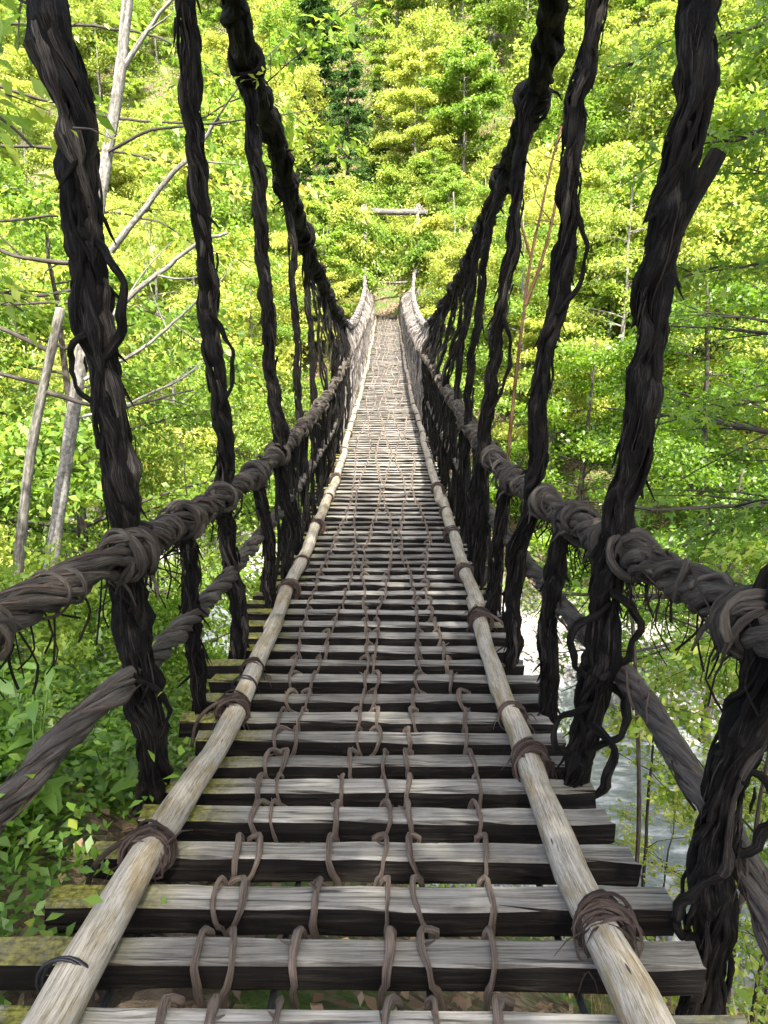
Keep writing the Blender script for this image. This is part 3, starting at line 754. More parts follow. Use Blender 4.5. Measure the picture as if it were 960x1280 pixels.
# ragged bark fibres hanging under the handrails
for HR, root in ((HRL, hrl), (HRR, hrr)):
    tb = TB()
    for q in range(170):
        y = 1.3 + rng.exponential(2.0)
        if y > 11: continue
        if rng.random() < .6: y = rng.choice(KN_L if HR is HRL else KN_R) + rng.normal(0, .1)
        c = at_y(HR, y) + (rng.normal(0, .03), 0, -.05); L = rng.uniform(.04, .22) * (1 if y < 4 else .6)
        P = np.array([c, c + (rng.normal(0, .02), rng.normal(0, .02), -L * .5), c + (rng.normal(0, .03), rng.normal(0, .03), -L)])
        tb.tube(resample(P, L / 4), rng.uniform(.0012, .004), 4, .3)
    ob('bark_fibres', tb.mesh('bark_fibres', M['fibre']), root, kind='stuff')

# ------------------------------------------------------------------ the log gateway at the far end
gate = thing('log_gateway', 'weathered log crossbeam on posts standing over the far end of the bridge', 'gateway', (.45, 46.4, float(hgt(.45, 46.4))))
def in_gate(P): return np.array(P, float) - np.array(gate.location)
tb = TBC(); tb.tube(resample(in_gate([(-1.45, 46.45, 7.34), (.4, 46.42, 7.26), (2.55, 46.4, 7.24)]), .2), .17, 10, .08); ob('crossbeam', tb.mesh('crossbeam', M['bark_beam']), gate)
for x in (-1.15, 2.02):
    tb = TBC(); tb.tube(resample(in_gate([(x, 46.7, 1.0), (x + .02, 46.7, 4.4), (x, 46.68, 7.7)]), .3), .15, 10, .06); ob('post', tb.mesh('post', M['bark_beam']), gate)
    tb = merge([coil(in_gate((x, 46.5, 7.28)), (1, .0, .2), .24, 3, .035, .35, None, tails=2), coil(in_gate((x, 46.55, 7.3)), (.2, .2, 1), .25, 2.5, .035, .3, None, tails=2)])
    ob('lashing', tb.mesh('lashing', M['farvine']), gate)
tb = TBC(); tb.tube(resample(in_gate([(-1.0, 46.6, 3.35), (.4, 46.6, 3.3), (1.95, 46.6, 3.32)]), .25), .09, 8, .06); ob('crossbeam', tb.mesh('crossbeam', M['bark_beam']), gate)
for y_, z_ in ((46.75, 1.50), (47.1, 1.72), (47.45, 1.94), (47.8, 2.16)):
    pass
steps = thing('timber_steps', 'timber steps rising from the far end of the bridge', 'steps', (.2, 46.9, 1.3))
for i in range(5):
    V = []; 
    tb = TBC(); tb.tube(np.array([(-.8, .1 + i * .34, .12 + i * .20), (.8, .1 + i * .34, .12 + i * .20)]), .09, 8, .05); ob('step', tb.mesh('step', M['bark_grey']), steps)

# ------------------------------------------------------------------ foliage tools
def leaf_quads(C, D, Nn, L, W, fold=.18):
    D = D / (np.linalg.norm(D, axis=1)[:, None] + 1e-9)
    Nn = Nn - D * np.sum(Nn * D, 1)[:, None]; Nn /= np.linalg.norm(Nn, axis=1)[:, None] + 1e-9
    S = np.cross(D, Nn); L = np.asarray(L)[:, None]; W = np.asarray(W)[:, None]
    V = np.stack([C - D * L * .5, C + S * W * .5 + Nn * W * fold - D * L * .06, C + D * L * .5 - Nn * L * .08, C - S * W * .5 + Nn * W * fold - D * L * .06], 1)
    return V.reshape(-1, 3), np.arange(len(C) * 4).reshape(-1, 4)
LOBE = []
for a, r in ((-150, .12), (-128, .62), (-98, .26), (-72, .86), (-40, .30), (0, 1.0), (40, .30), (72, .86), (98, .26), (128, .62), (150, .12)):
    LOBE.append((r * math.cos(R(a)), r * math.sin(R(a)) * .95))
LOBE = np.array(LOBE)
def leaf_lobed(C, D, Nn, L):
    D = D / (np.linalg.norm(D, axis=1)[:, None] + 1e-9)
    Nn = Nn - D * np.sum(Nn * D, 1)[:, None]; Nn /= np.linalg.norm(Nn, axis=1)[:, None] + 1e-9
    S = np.cross(D, Nn); L = np.asarray(L)[:, None, None] * .62
    r2 = np.sum(LOBE ** 2, 1)[None, :, None]
    V = C[:, None] + L * (LOBE[None, :, :1] * D[:, None] + LOBE[None, :, 1:] * S[:, None] - .16 * r2 * Nn[:, None])
    n = len(C); k = len(LOBE)
    return V.reshape(-1, 3), np.arange(n * k).reshape(n, k)

def unit(n, r): 
    v = r.normal(0, 1, (n, 3)); return v / np.linalg.norm(v, axis=1)[:, None]

def make_tree(seed, H, tr, base, Rc, nl, nleaf, L, mats, style='layered', lobed=False, ntw=6, lean=0.04, az_lim=None, twigs=True):
    """meshes of one tree standing at the origin: trunk, limbs, crown"""
    r = np.random.default_rng(seed)
    n = 14; t = np.linspace(0, 1, n)
    P = np.c_[np.cumsum(r.normal(0, lean, n)) * H / n + r.normal(0, lean) * H * t, np.cumsum(r.normal(0, lean, n)) * H / n + r.normal(0, lean) * H * t, t * H]
    P[:, :2] -= P[0, :2]; P[0, 2] = -.4
    tk = TBC(); tk.tube(P, tr * (1 - .86 * t) * (1 + .35 * np.exp(-t * 18)), 8, .05)
    lb = TB(); pts = []; dirs = []
    for i in range(nl):
        u = (i + r.uniform(.2, .8)) / nl; z = base + (H * .97 - base) * u
        if style == 'layered': prof = (1 - u) ** .55 * .85 + .2
        elif style == 'fir': prof = (1 - u) * .95 + .06
        else: prof = math.sqrt(max(.05, 1 - (2 * u - .85) ** 2 * .78))
        az = i * 2.4 + r.normal(0, .35)
        if az_lim: az = az_lim[0] + (az_lim[1] - az_lim[0]) * r.random()
        ln = Rc * prof * r.uniform(.75, 1.12)
        z += r.normal(0, .25); el = {'layered': .28, 'fir': -.18, 'round': .55}[style] + r.normal(0, .1)
        st = np.array([np.interp(z, P[:, 2], P[:, 0]), np.interp(z, P[:, 2], P[:, 1]), z])
        s = np.linspace(0, 1, 7)[:, None]
        hd = np.array([math.cos(az), math.sin(az), 0]); sd_ = np.array([-hd[1], hd[0], 0])
        Q = st + hd * s * ln + np.array([0, 0, 1]) * (el * ln * (s - .45 * s ** 2)) + sd_ * np.sin(s * 3 + r.uniform(0, 6)) * ln * .06
        Q[0] = st
        r0 = tr * .34 * (1 - .75 * u)
        lb.tube(Q, np.linspace(r0, r0 * .18, 7), 5)
        for k in range(ntw):
            ss = r.uniform(.25, 1.0); c = np.array([np.interp(ss, s[:, 0], Q[:, q]) for q in range(3)])
            aa = az + r.choice([-1, 1]) * r.uniform(.3, 1.2); tl = ln * r.uniform(.22, .5) * (1.2 - .5 * ss)
            d = np.array([math.cos(aa), math.sin(aa), r.normal(.0, .28) if style != 'round' else r.normal(.35, .35)])
            e = c + d * tl
            tw = np.array([c, c + d * tl * .5 + (0, 0, .03 * tl), e])
            if twigs: lb.tube(tw, [r0 * .25, r0 * .16, r0 * .06], 4)
            m = max(3, int(10 * tl))
            f = np.linspace(.1, 1.05, m)[:, None]; pts.append(c + d * tl * f); dirs.append(np.repeat(d[None], m, 0))
        f = np.linspace(.45, 1.02, 10); pts.append(np.stack([np.interp(f, s[:, 0], Q[:, q]) for q in range(3)], 1)); dirs.append(np.repeat(hd[None], 10, 0))
    pts = np.vstack(pts); dirs = np.vstack(dirs)
    # clumps: some twigs carry more leaves than others
    wgt = r.gamma(1.2, 1, len(pts)); wgt /= wgt.sum()
    ii = r.choice(len(pts), nleaf, p=wgt)
    sp = {'layered': (.24, .10), 'fir': (.16, .09), 'round': (.30, .26)}[style]
    sc = Rc / 3.2
    C = pts[ii] + np.c_[r.normal(0, sp[0] * sc, nleaf), r.normal(0, sp[0] * sc, nleaf), r.normal(-.02, sp[1] * sc, nleaf)]
    D = dirs[ii] * .8 + unit(nleaf, r) * .9; D[:, 2] -= .25
    Nn = np.array([0, 0, 1.]) + unit(nleaf, r) * (.8 if style == 'layered' else 1.1)
    Ls = L * r.uniform(.6, 1.25, nleaf)
    if lobed: V, F = leaf_lobed(C, D, Nn, Ls)
    else: V, F = leaf_quads(C, D, Nn, Ls, Ls * (r.uniform(.45, .62, nleaf) if style != 'fir' else .3))
    return (tk.mesh('trunk', mats[0]), lb.mesh('limbs', mats[0]), quickmesh('crown', V, F, mats[1], smooth=False))
def put_tree(ms, name, label, cat, x, y, rz=0., s=1., group=None, z=None):
    o = thing(name, label, cat, (x, y, float(hgt(x, y)) if z is None else z), group)
    o.rotation_euler = (0, 0, rz); o.scale = (s, s, s * random.uniform(.92, 1.08))
    ob('trunk', ms[0], o); ob('limbs', ms[1], o, kind='stuff'); ob('crown', ms[2], o)
    return o

# ------------------------------------------------------------------ trees beyond the far bank
FAR = [make_tree(200 + i, h, .14, h * .36, rc, 24, int(13000 * (.25 / lf) ** 1.4), lf, (M['bark_pale'], M[m]), st, twigs=True) for i, (h, rc, m, st, lf) in enumerate([
    (9, 2.9, 'leaf_yellow', 'round', .22), (10.5, 3.2, 'leaf_maple', 'round', .26), (8, 3.0, 'leaf_yellow', 'layered', .18), (9, 3.0, 'leaf_maple', 'layered', .22), (11, 3.2, 'leaf_yellow', 'round', .30)])]
FIR = [make_tree(230 + i, 13 - i * 2, .17, 1.2, 3.0 - .3 * i, 64, 17000, .30, (M['bark_dark'], M['leaf_fir']), 'fir') for i in range(2)]
placed = []
def free(x, y, dmin):
    for a, b in placed:
        if (a - x) ** 2 + (b - y) ** 2 < dmin * dmin: return False
    placed.append((x, y)); return True
for i, (x, y, s, lab) in enumerate([(-2.7, 55, 1.0, 'dark blue green conifer among yellow trees, nearest left of the far gateway'), (-5.2, 66, 1.35, 'tall dark conifer high on the far slope, left of the gateway'), (-.4, 60, .55, 'small dark conifer just behind the log crossbeam'), (-6.0, 58, .7, 'dark conifer leftmost of those on the far slope')]):
    put_tree(FIR[i % 2], 'conifer', lab, 'tree', x, y, i * 1.3, s)
    placed.append((x, y))
cnt = 0
for k in range(5000):
    y = rng.uniform(26, 120); x = rng.uniform(-.62, .62) * y + rng.uniform(-5, 5)
    d = (y - yc(x)) / 1.166
    if d < 9 or (abs(x - .3) < 3.4 and y < 48.6): continue
    if abs(x) < 3.2 + (2.0 if y < 38 else 0) and y < 47: continue
    if not free(x, y, 2.7 if y < 70 else 4.0): continue
    cnt += 1
    m = int(rng.integers(0, 5)); wh = ('left of' if x < -4 else 'right of' if x > 5 else 'behind'); tone = ('yellowing', 'fresh green')[m in (1, 3)]
    put_tree(FAR[m], 'broadleaf_tree', f'{tone} broadleaf tree among many on the far slope {wh} the log gateway', 'tree', x, y, rng.uniform(0, 6.28), rng.uniform(.72, 1.15) * (.75 if y < 52 and abs(x) < 6 else 1), f'{tone} trees on the far slope {wh} the gateway')
    if cnt >= 270: break
# bushes on the far bank
_x = rng.uniform(-62, 62, 15000); _y = rng.uniform(49, 125, 15000); _k = (np.abs(_x) < .66 * _y); _x, _y = _x[_k], _y[_k]
_C = (np.stack([_x, _y, hgt(_x, _y)], 1)[:, None] + rng.normal(0, 1, (len(_x), 14, 3)) * (.7, .7, .35) + (0, 0, .7)).reshape(-1, 3)
_L = rng.uniform(.16, .36, len(_C)); V, F = leaf_quads(_C, unit(len(_C), rng), np.array([0, 0, 1.]) + unit(len(_C), rng) * .9, _L, _L * .55)
ob('undergrowth', quickmesh('undergrowth', V, F, M['leaf_maple'], smooth=False), label='green undergrowth between the trees high on the far slope', category='undergrowth', kind='stuff')
BUSH = [make_tree(260 + i, 2.2, .04, .15, 1.5, 16, 5200, .13, (M['bark_grey'], M[m]), 'round', ntw=5) for i, m in enumerate(('leaf_maple', 'leaf_yellow', 'leaf_shade'))]
cnt = 0
for k in range(4000):
    y = rng.uniform(22, 62); x = rng.uniform(-.58, .58) * y + rng.uniform(-2, 2); d = (y - yc(x)) / 1.166
    if d < 6.5 or (abs(x - .2) < 2.6 and y < 48): continue
    put_tree(BUSH[rng.integers(0, 3)], 'bush', 'leafy green bush filling the ground between trees on the far bank', 'bush', x, y, rng.uniform(0, 6.28), rng.uniform(.7, 1.5), 'bushes on the far bank')
    cnt += 1
    if cnt >= 120: break

for i, (x, y, q) in enumerate([(-1.6, 48.8, 1.1), (2.4, 48.6, 1.1), (-.6, 50.2, 1.3), (1.2, 50.0, 1.2), (-2.6, 50.4, 1.4), (3.0, 50.8, 1.4), (.2, 52.0, 1.5), (-1.6, 52.6, 1.6), (2.0, 52.8, 1.6)]):
    put_tree(BUSH[i % 2], 'bush', 'green bush crowding the slope just behind the far gateway', 'bush', x, y, i * 1.2, q, 'bushes behind the far gateway')

# ------------------------------------------------------------------ trees beside the bridge
MID = [make_tree(300 + i, h, .13, b, rc, 20, 15500, .125, (M[bk], M[m]), 'layered', ntw=8) for i, (h, b, rc, m, bk) in enumerate([
    (9.5, 2.2, 3.4, 'leaf_maple', 'bark_grey'), (8.0, 2.4, 3.2, 'leaf_maple', 'bark_dark'), (10.5, 4.0, 3.3, 'leaf_yellow', 'bark_grey'), (7.5, 1.6, 3.0, 'leaf_shade', 'bark_dark')])]
TONE = ('light green spreading', 'dark barked green', 'yellow green', 'deep green')
def BK(x, y): return 'near' if y < yc(x) else 'far'
LEFTS = [(-4.3, 10.2, 1, .95), (-3.0, 42.0, 2, .60), (-2.3, 44.5, 2, .5), (-6.3, 9.5, 0, .95), (-5.2, 14, 1, .95), (-8.5, 12.5, 3, 1.0), (-11, 9.5, 0, 1.1), (-7.2, 17.5, 2, 1.0), (-12.5, 15.5, 1, 1.1), (-10, 21, 0, 1.0), (-5.6, 27.5, 1, .9), (-8.2, 29, 0, 1.0), (-12, 27, 2, 1.1), (-15.5, 24, 1, 1.1), (-5.8, 33, 0, 1.0), (-10, 35, 2, 1.1), (-15, 34, 0, 1.1), (-5.3, 38.5, 2, .9), (-7.6, 6.2, 3, .8)]
for i, (x, y, m, s) in enumerate(LEFTS):
    put_tree(MID[m], 'maple_tree', f'{TONE[m]} maple massed with others left of the bridge on the {BK(x, y)} bank', 'tree', x, y, i * 2.1, s, f'{TONE[m]} maples left of the bridge on the {BK(x, y)} bank')
RIGHTS = [(3.6, 43.5, 2, .6), (6.0, 22.5, 3, 1.1), (9.5, 20.5, 3, 1.25), (7.6, 15.5, 3, 1.0), (13, 18.5, 2, 1.1), (5.2, 28, 0, 1.0), (8.5, 27, 2, 1.0), (12.5, 25, 1, 1.1), (16, 22, 0, 1.1), (5.4, 33.5, 2, 1.0), (9.5, 33, 0, 1.1), (14.5, 31, 1, 1.1), (5.2, 39, 0, .95), (18, 28, 2, 1.1), (9.0, 6.2, 3, .9)]
for i, (x, y, m, s) in enumerate(RIGHTS):
    put_tree(MID[m], 'maple_tree', f'{TONE[m]} maple massed with others right of the bridge on the {BK(x, y)} bank', 'tree', x, y, i * 1.7, s, f'{TONE[m]} maples right of the bridge on the {BK(x, y)} bank')

# the close maple on the right whose lobed leaves hang behind the right hangers
NM = make_tree(402, 10.5, .16, 5.2, 3.7, 26, 9000, .095, (M['bark_dark'], M['leaf_shade']), 'layered', lobed=True, ntw=7)
put_tree(NM, 'maple_tree', 'close dark green maple with lobed leaves at the right edge behind the right hangers', 'tree', 4.9, 6.6, 2.2, 1.0)
NM2 = make_tree(403, 8.5, .12, 3.0, 2.9, 18, 7000, .085, (M['bark_dark'], M['leaf_maple']), 'layered', lobed=True, ntw=7)
put_tree(NM2, 'maple_tree', 'bright green maple leaning over the riverbank, lower right of the bridge', 'tree', 6.4, 10.2, 1.0, .95)

# tall trees round the near end that shade it (crowns above and behind the photographer)
TALL = make_tree(420, 14, .22, 7.6, 4.8, 30, 21000, .16, (M['bark_grey'], M['leaf_shade']), 'round')
for i, (x, y, s, lab) in enumerate([(5.0, -1.0, 1.0, 'tall tree on the right bank close beside the bridge head'), (3.2, -5.0, 1.0, 'tall tree just behind the right end of the bridge head'), (-.3, -7.6, 1.0, 'tall tree on the path behind the bridge head'), (6.6, 3.6, .8, 'tall tree shading the near end from the right bank')]):
    put_tree(TALL, 'shade_tree', lab, 'tree', x, y, i * 1.9, s)

# ---- trees at the frame's edge whose leafy branches reach into view
def spray(o, pts, r0, nleaf, L, mat, bark, wide=.35, lobed=True, seed=0, ntw=14):
    r = np.random.default_rng(seed); P = resample(np.array(pts, float) - np.array(o.location), .08); n = len(P)
    P = P + wig(n, .08, .02, .9) * np.linspace(0, 1, n)[:, None]
    tb = TB(); tb.tube(P, np.linspace(r0, r0 * .25, n), 6, .05); C = []; D = []
    for q in range(ntw):
        k = int(n * r.uniform(.35, .98)); d = P[min(k + 2, n - 1)] - P[max(k - 2, 0)]; d /= np.linalg.norm(d) + 1e-9
        d = d + r.normal(0, .6, 3) * (1, 1, .45); d /= np.linalg.norm(d); l = wide * r.uniform(.5, 1.5)
        T = resample(np.array([P[k], P[k] + d * l * .5 + (0, 0, .02), P[k] + d * l + (0, 0, -.06 * l)]), .05)
        tb.tube(T, np.linspace(r0 * .25, r0 * .08, len(T)), 4)
        C.append(T); D.append(np.repeat(d[None], len(T), 0))
    C.append(P[int(n * .6):]); D.append(np.repeat((P[-1] - P[-3])[None], n - int(n * .6), 0))
    C = np.vstack(C); D = np.vstack(D); ii = r.integers(0, len(C), nleaf)
    sp = L * 1.1
    c = C[ii] + r.normal(0, 1, (nleaf, 3)) * (sp, sp, sp * .55) - (0, 0, L * .25)
    dd = D[ii] + unit(nleaf, r) * .8 - (0, 0, .45); nn = np.array([0, 0, 1.]) + unit(nleaf, r) * .7
    Ls = L * r.uniform(.6, 1.2, nleaf)
    V, F = leaf_lobed(c, dd, nn, Ls) if lobed else leaf_quads(c, dd, nn, Ls, Ls * r.uniform(.42, .6, nleaf))
    b = ob('branch', tb.mesh('branch', bark), o, kind='stuff')
    ob('leaves', quickmesh('leaves', V, F, mat, smooth=False), b, kind='stuff')
et = thing('maple_tree', 'dark maple with lobed leaves hanging into the top right behind the nearest right hanger', 'tree', (5.6, 6.2, float(hgt(5.6, 6.2))))
tb = TBC(); tb.tube(resample(np.array([(0, 0, -.3), (-.1, -.1, 3), (-.3, -.1, 6.4), (-.3, 0, 9.5)]), .2), np.linspace(.15, .05, len(resample(np.array([(0, 0, -.3), (-.1, -.1, 3), (-.3, -.1, 6.4), (-.3, 0, 9.5)]), .2))), 10, .04); ob('trunk', tb.mesh('trunk', M['bark_dark']), et)
for q, (pts, nl) in enumerate([([(5.2, 6.1, 3.2), (3.6, 5.8, 3.6), (2.2, 5.4, 3.25), (1.4, 5.2, 3.0)], 420), ([(5.2, 6.1, 2.6), (3.8, 5.6, 3.1), (2.6, 5.2, 2.7), (1.75, 5.0, 2.45)], 380), ([(5.2, 6.1, 4.2), (3.4, 5.8, 4.3), (2.2, 5.6, 3.9), (1.3, 5.5, 3.55)], 420),
        ([(5.2, 6.1, 1.9), (3.8, 5.9, 2.2), (2.9, 5.6, 1.9), (2.1, 5.5, 1.75)], 300), ([(5.2, 6.1, .9), (4.0, 5.8, 1.2), (3.0, 5.5, .95), (2.4, 5.4, .8)], 300), ([(5.3, 6.1, -.4), (4.0, 5.8, .2), (3.1, 5.6, .1), (2.3, 5.4, -.2)], 300), ([(5.2, 6.1, 3.4), (4.2, 5.0, 3.6), (3.2, 4.4, 3.2), (2.4, 4.2, 2.9)], 340), ([(5.3, 6.1, -1.2), (4.2, 5.8, -.7), (3.2, 5.5, -.9), (2.7, 5.4, -1.2)], 260)]):
    spray(et, pts, .028, int(nl * 1.7), .105, M['leaf_shade'] if q % 3 else M['leaf_maple'], M['bark_dark'], .38, True, 700 + q)
el_ = thing('maple_tree', 'bright leaved tree reaching into the top left corner beyond the nearest left hanger', 'tree', (-4.6, 4.4, float(hgt(-4.6, 4.4))))
tp = resample(np.array([(0, 0, -.3), (.1, -.1, 2), (.1, -.2, 4.4), (.4, -.2, 7.5)]), .2)
tb = TBC(); tb.tube(tp, np.linspace(.13, .05, len(tp)), 10, .04); ob('trunk', tb.mesh('trunk', M['bark_grey']), el_)
for q, (pts, nl) in enumerate([([(-4.5, 4.2, 2.6), (-3.0, 3.7, 2.9), (-2.0, 3.3, 2.5), (-1.40, 3.2, 2.15)], 170), ([(-4.5, 4.2, 3.2), (-3.0, 3.8, 3.3), (-2.1, 3.6, 3.0), (-1.45, 3.5, 2.75)], 170), ([(-4.5, 4.2, 1.6), (-3.4, 4.4, 1.9), (-2.6, 4.6, 1.75), (-2.2, 4.7, 1.5)], 140)]):
    spray(el_, pts, .022, int(nl * 1.8), .11, M['leaf_maple'], M['bark_dark'], .3, False, 740 + q)
ec = thing('maple_tree', 'tree left of the bridge with a dark branch of separate leaves crossing the top centre', 'tree', (-5.4, 9.4, float(hgt(-5.4, 9.4))))
tp = resample(np.array([(0, 0, -.3), (.1, -.1, 3), (.0, -.2, 7.4), (.2, -.2, 10.8)]), .2)
tb = TBC(); tb.tube(tp, np.linspace(.12, .04, len(tp)), 10, .04); ob('trunk', tb.mesh('trunk', M['bark_grey']), ec)
for q, (pts, nl) in enumerate([([(-5.2, 9.3, 4.2), (-2.6, 8.8, 3.5), (-1.4, 8.5, 3.7), (-.3, 8.2, 4.4)], 300), ([(-5.2, 9.3, 3.4), (-2.8, 8.9, 3.2), (-1.8, 8.7, 2.9), (-.9, 8.6, 2.75)], 300), ([(-5.2, 9.3, 4.6), (-2.8, 9.2, 4.5), (-1.8, 9.0, 4.0), (-.6, 9.0, 3.4)], 280), ([(-5.2, 9.3, 2.5), (-3.0, 9.0, 2.6), (-2.2, 8.8, 2.3), (-1.5, 8.7, 2.0)], 240), ([(-5.2, 9.3, 1.6), (-3.0, 9.0, 1.6), (-2.2, 8.8, 1.2), (-1.5, 8.7, .9)], 240)]):
    spray(ec, pts, .022, int(nl * 1.3), .125, M['leaf_yellow'] if q % 2 else M['leaf_maple'], M['bark_dark'], .42, False, 760 + q)
for side, x, lab, brs in ((-1, -3.3, 'leafy tree beside the left post whose branches veil the far gateway', [[(-3.2, 43.6, 4.4), (-2.2, 43.4, 5.9), (-1.0, 43.2, 6.0), (.1, 43, 5.6)], [(-3.2, 43.6, 3.8), (-2.0, 43.4, 5.0), (-.8, 43.2, 5.1), (.5, 43, 4.6)], [(-3.2, 43.6, 3.2), (-2.0, 43.4, 4.2), (-.9, 43.1, 4.2), (.2, 42.9, 3.7)], [(-3.2, 43.6, 5), (-2.4, 43.5, 6.8), (-1.8, 43.3, 7.0), (-1.0, 43, 6.5)], [(-3.2, 43.6, 3.0), (-2.4, 43.0, 3.6), (-1.6, 42.4, 3.8), (-.7, 42, 3.3)], [(-3.2, 43.6, 4.6), (-2.4, 43.0, 5.4), (-1.5, 42.6, 5.3), (-.9, 42.4, 4.9)]]),
        (1, 4.0, 'leafy tree beside the right post whose branches veil the far gateway', [[(3.9, 43.6, 4.4), (2.8, 43.4, 5.6), (1.8, 43.2, 5.6), (1.0, 43, 5.2)], [(3.9, 43.6, 3.4), (2.8, 43.4, 4.4), (1.8, 43.1, 4.3), (.9, 42.9, 3.7)], [(3.9, 43.6, 3.0), (3.0, 43.4, 3.6), (2.3, 43.2, 3.5), (1.6, 43, 3.1)], [(3.9, 43.6, 5.0), (3.0, 43.4, 6.2), (2.4, 43.2, 6.3), (1.7, 43, 5.9)], [(3.9, 43.6, 4.0), (3.0, 43.0, 5.0), (2.3, 42.6, 5.0), (1.6, 42.4, 4.6)]])):
    o = thing('veiling_tree', lab, 'tree', (x, 43.7, float(hgt(x, 43.7))))
    tp = resample(np.array([(0, 0, -.3), (0, 0, 2.5), (-side * .1, 0, 5.5), (-side * .2, 0, 7)]), .3)
    tb = TBC(); tb.tube(tp, np.linspace(.12, .04, len(tp)), 8, .04); ob('trunk', tb.mesh('trunk', M['bark_grey']), o)
    for q, pts in enumerate(brs): spray(o, pts, .05, 1150, .20, M['leaf_yellow'] if q % 2 else M['leaf_maple'], M['bark_dark'], .85, False, 800 + q + side, 26)

for (c, lab) in (((-.93, 5.36, 2.96), 'few yellow leaves on a twig caught on the left main cable'), ((-.90, 2.36, 2.02), 'small yellow leaves on a twig caught on the nearest left hanger')):
    o = thing('leafy_twig', lab, 'twig', c)
    spray(o, [c, np.array(c) + (.06, -.03, .0), np.array(c) + (.14, -.06, -.02)], .004, 9, .055 if c[1] > 4 else .03, M['leaf_yellow'], M['bark_dark'], .07, False, int(c[1] * 100), 3)

# ---- slender trunks close on the left
def trunk_thing(name, label, pts, r0, r1, mat, cat='tree'):
    P = np.array(pts, float); o = thing(name, label, cat, tuple(P[0]))
    Q = resample(P - P[0], .12); n = len(Q)
    tb = TBC(); tb.tube(Q, np.linspace(r0, r1, n) * (1 + .05 * wig(n, .12, 1, .8, 1)[:, 0]), 10, .04)
    ob('trunk', tb.mesh('trunk', mat), o); return o
def branch(o, pts, r0, r1, mat, twigs=0):
    P = resample(np.array(pts, float) - np.array(o.location), .08); n = len(P)
    P = P + wig(n, .08, .012, .7) * np.linspace(0, 1, n)[:, None]
    tb = TB(); tb.tube(P, np.linspace(r0, r1, n), 6, .06)
    for q in range(twigs):
        k = rng.integers(n // 4, n - 1); d = (P[min(k + 2, n - 1)] - P[k - 2]); d /= np.linalg.norm(d) + 1e-9
        d = d + rng.normal(0, .55, 3); L = rng.uniform(.2, .7)
        T = np.array([P[k], P[k] + d * L * .5 + rng.normal(0, .03, 3), P[k] + d * L + rng.normal(0, .05, 3)])
        tb.tube(resample(T, .08), np.linspace(r1 * .8, r1 * .3, len(resample(T, .08))), 4)
    ob('branch', tb.mesh('branch', mat), o)
snag = trunk_thing('snapped_trunk', 'thin grey trunk snapped off at the top, leftmost of the two bare trunks', [(-3.62, 6, -3.2), (-3.54, 6, -2.48), (-3.18, 6, -.82), (-2.9, 6, .4), (-2.53, 6, 1.54)], .055, .036, M['bark_grey'])
for pts in ([(-2.62, 6, 1.2), (-3.2, 6.1, 1.45), (-3.9, 6.2, 1.75)], [(-2.7, 6, .95), (-3.3, 6.2, 1.05), (-3.8, 6.3, 1.2)], [(-2.75, 6, .9), (-2.2, 6.1, .75), (-1.6, 6.2, .9)]):
    branch(snag, pts, .022, .008, M['bark_dark'], 3)
pale = trunk_thing('pale_tree', 'slim pale barked tree leaning behind the nearest left hanger', [(-3.67, 6.5, -3.4), (-3.52, 6.5, -2.81), (-3.07, 6.5, -.7), (-2.63, 6.5, 1.05), (-2.32, 6.5, 2.4), (-2.1, 6.5, 3.2), (-1.95, 6.5, 3.9), (-1.6, 6.5, 5.6), (-1.5, 6.5, 7.5)], .080, .022, M['bark_pale'])
branch(pale, [(-2.27, 6.5, 2.0), (-1.95, 6.5, 2.35), (-1.58, 6.5, 2.72), (-1.3, 6.5, 3.0)], .030, .014, M['bark_pale'], 2)
branch(pale, [(-2.45, 6.5, 1.35), (-2.0, 6.5, 1.75), (-1.55, 6.5, 2.05), (-1.3, 6.5, 2.15)], .028, .012, M['bark_pale'], 3)
branch(pale, [(-2.6, 6.5, .95), (-2.1, 6.5, 1.2), (-1.7, 6.5, 1.5), (-1.45, 6.5, 1.75)], .018, .008, M['bark_pale'], 3)
branch(pale, [(-2.75, 6.5, .6), (-2.2, 6.5, .75), (-1.6, 6.5, 1.05)], .015, .007, M['bark_pale'], 2)
branch(pale, [(-2.05, 6.5, 3.35), (-1.85, 6.5, 3.6), (-1.6, 6.5, 3.85)], .025, .014, M['bark_pale'], 1)
branch(pale, [(-2.2, 6.45, 2.75), (-1.8, 6.4, 2.9), (-1.2, 6.4, 2.95)], .014, .008, M['bark_dark'], 2)
branch(pale, [(-2.4, 6.5, 1.9), (-3.0, 6.6, 1.95), (-3.8, 6.8, 2.2)], .024, .010, M['bark_dark'], 6)
branch(pale, [(-2.4, 6.5, 1.75), (-3.0, 6.4, 1.65), (-3.8, 6.2, 1.95)], .018, .008, M['bark_dark'], 6)
# red-brown sapling, right
sap = trunk_thing('red_barked_sapling', 'slender red brown sapling between the right hangers', [(1.45, 9, -6.6), (1.5, 9, -2.4), (1.53, 9, -.2), (1.67, 9, 1.88), (1.78, 9, 2.6), (1.88, 9, 3.16), (1.96, 9, 3.5)], .042, .012, M['bark_red'])
branch(sap, [(1.66, 9, 1.6), (1.85, 9, 2.2), (1.98, 9, 2.9), (2.2, 9, 3.4)], .024, .010, M['bark_red'], 4)
branch(sap, [(1.7, 9, 2.1), (1.5, 9, 2.7), (1.42, 9, 3.2)], .016, .008, M['bark_red'], 3)
stem = trunk_thing('thin_stem', 'thin upright green brown stem just right of the planks', [(1.66, 4.0, float(hgt(1.66, 4.))), (1.63, 4, -2.2), (1.60, 4, -1.5), (1.50, 4, -.6), (1.42, 4, -.02), (1.40, 4, .4)], .017, .010, M['bark_dark'])
for (x0, y0) in ((5.2, 7.4),):
    pass

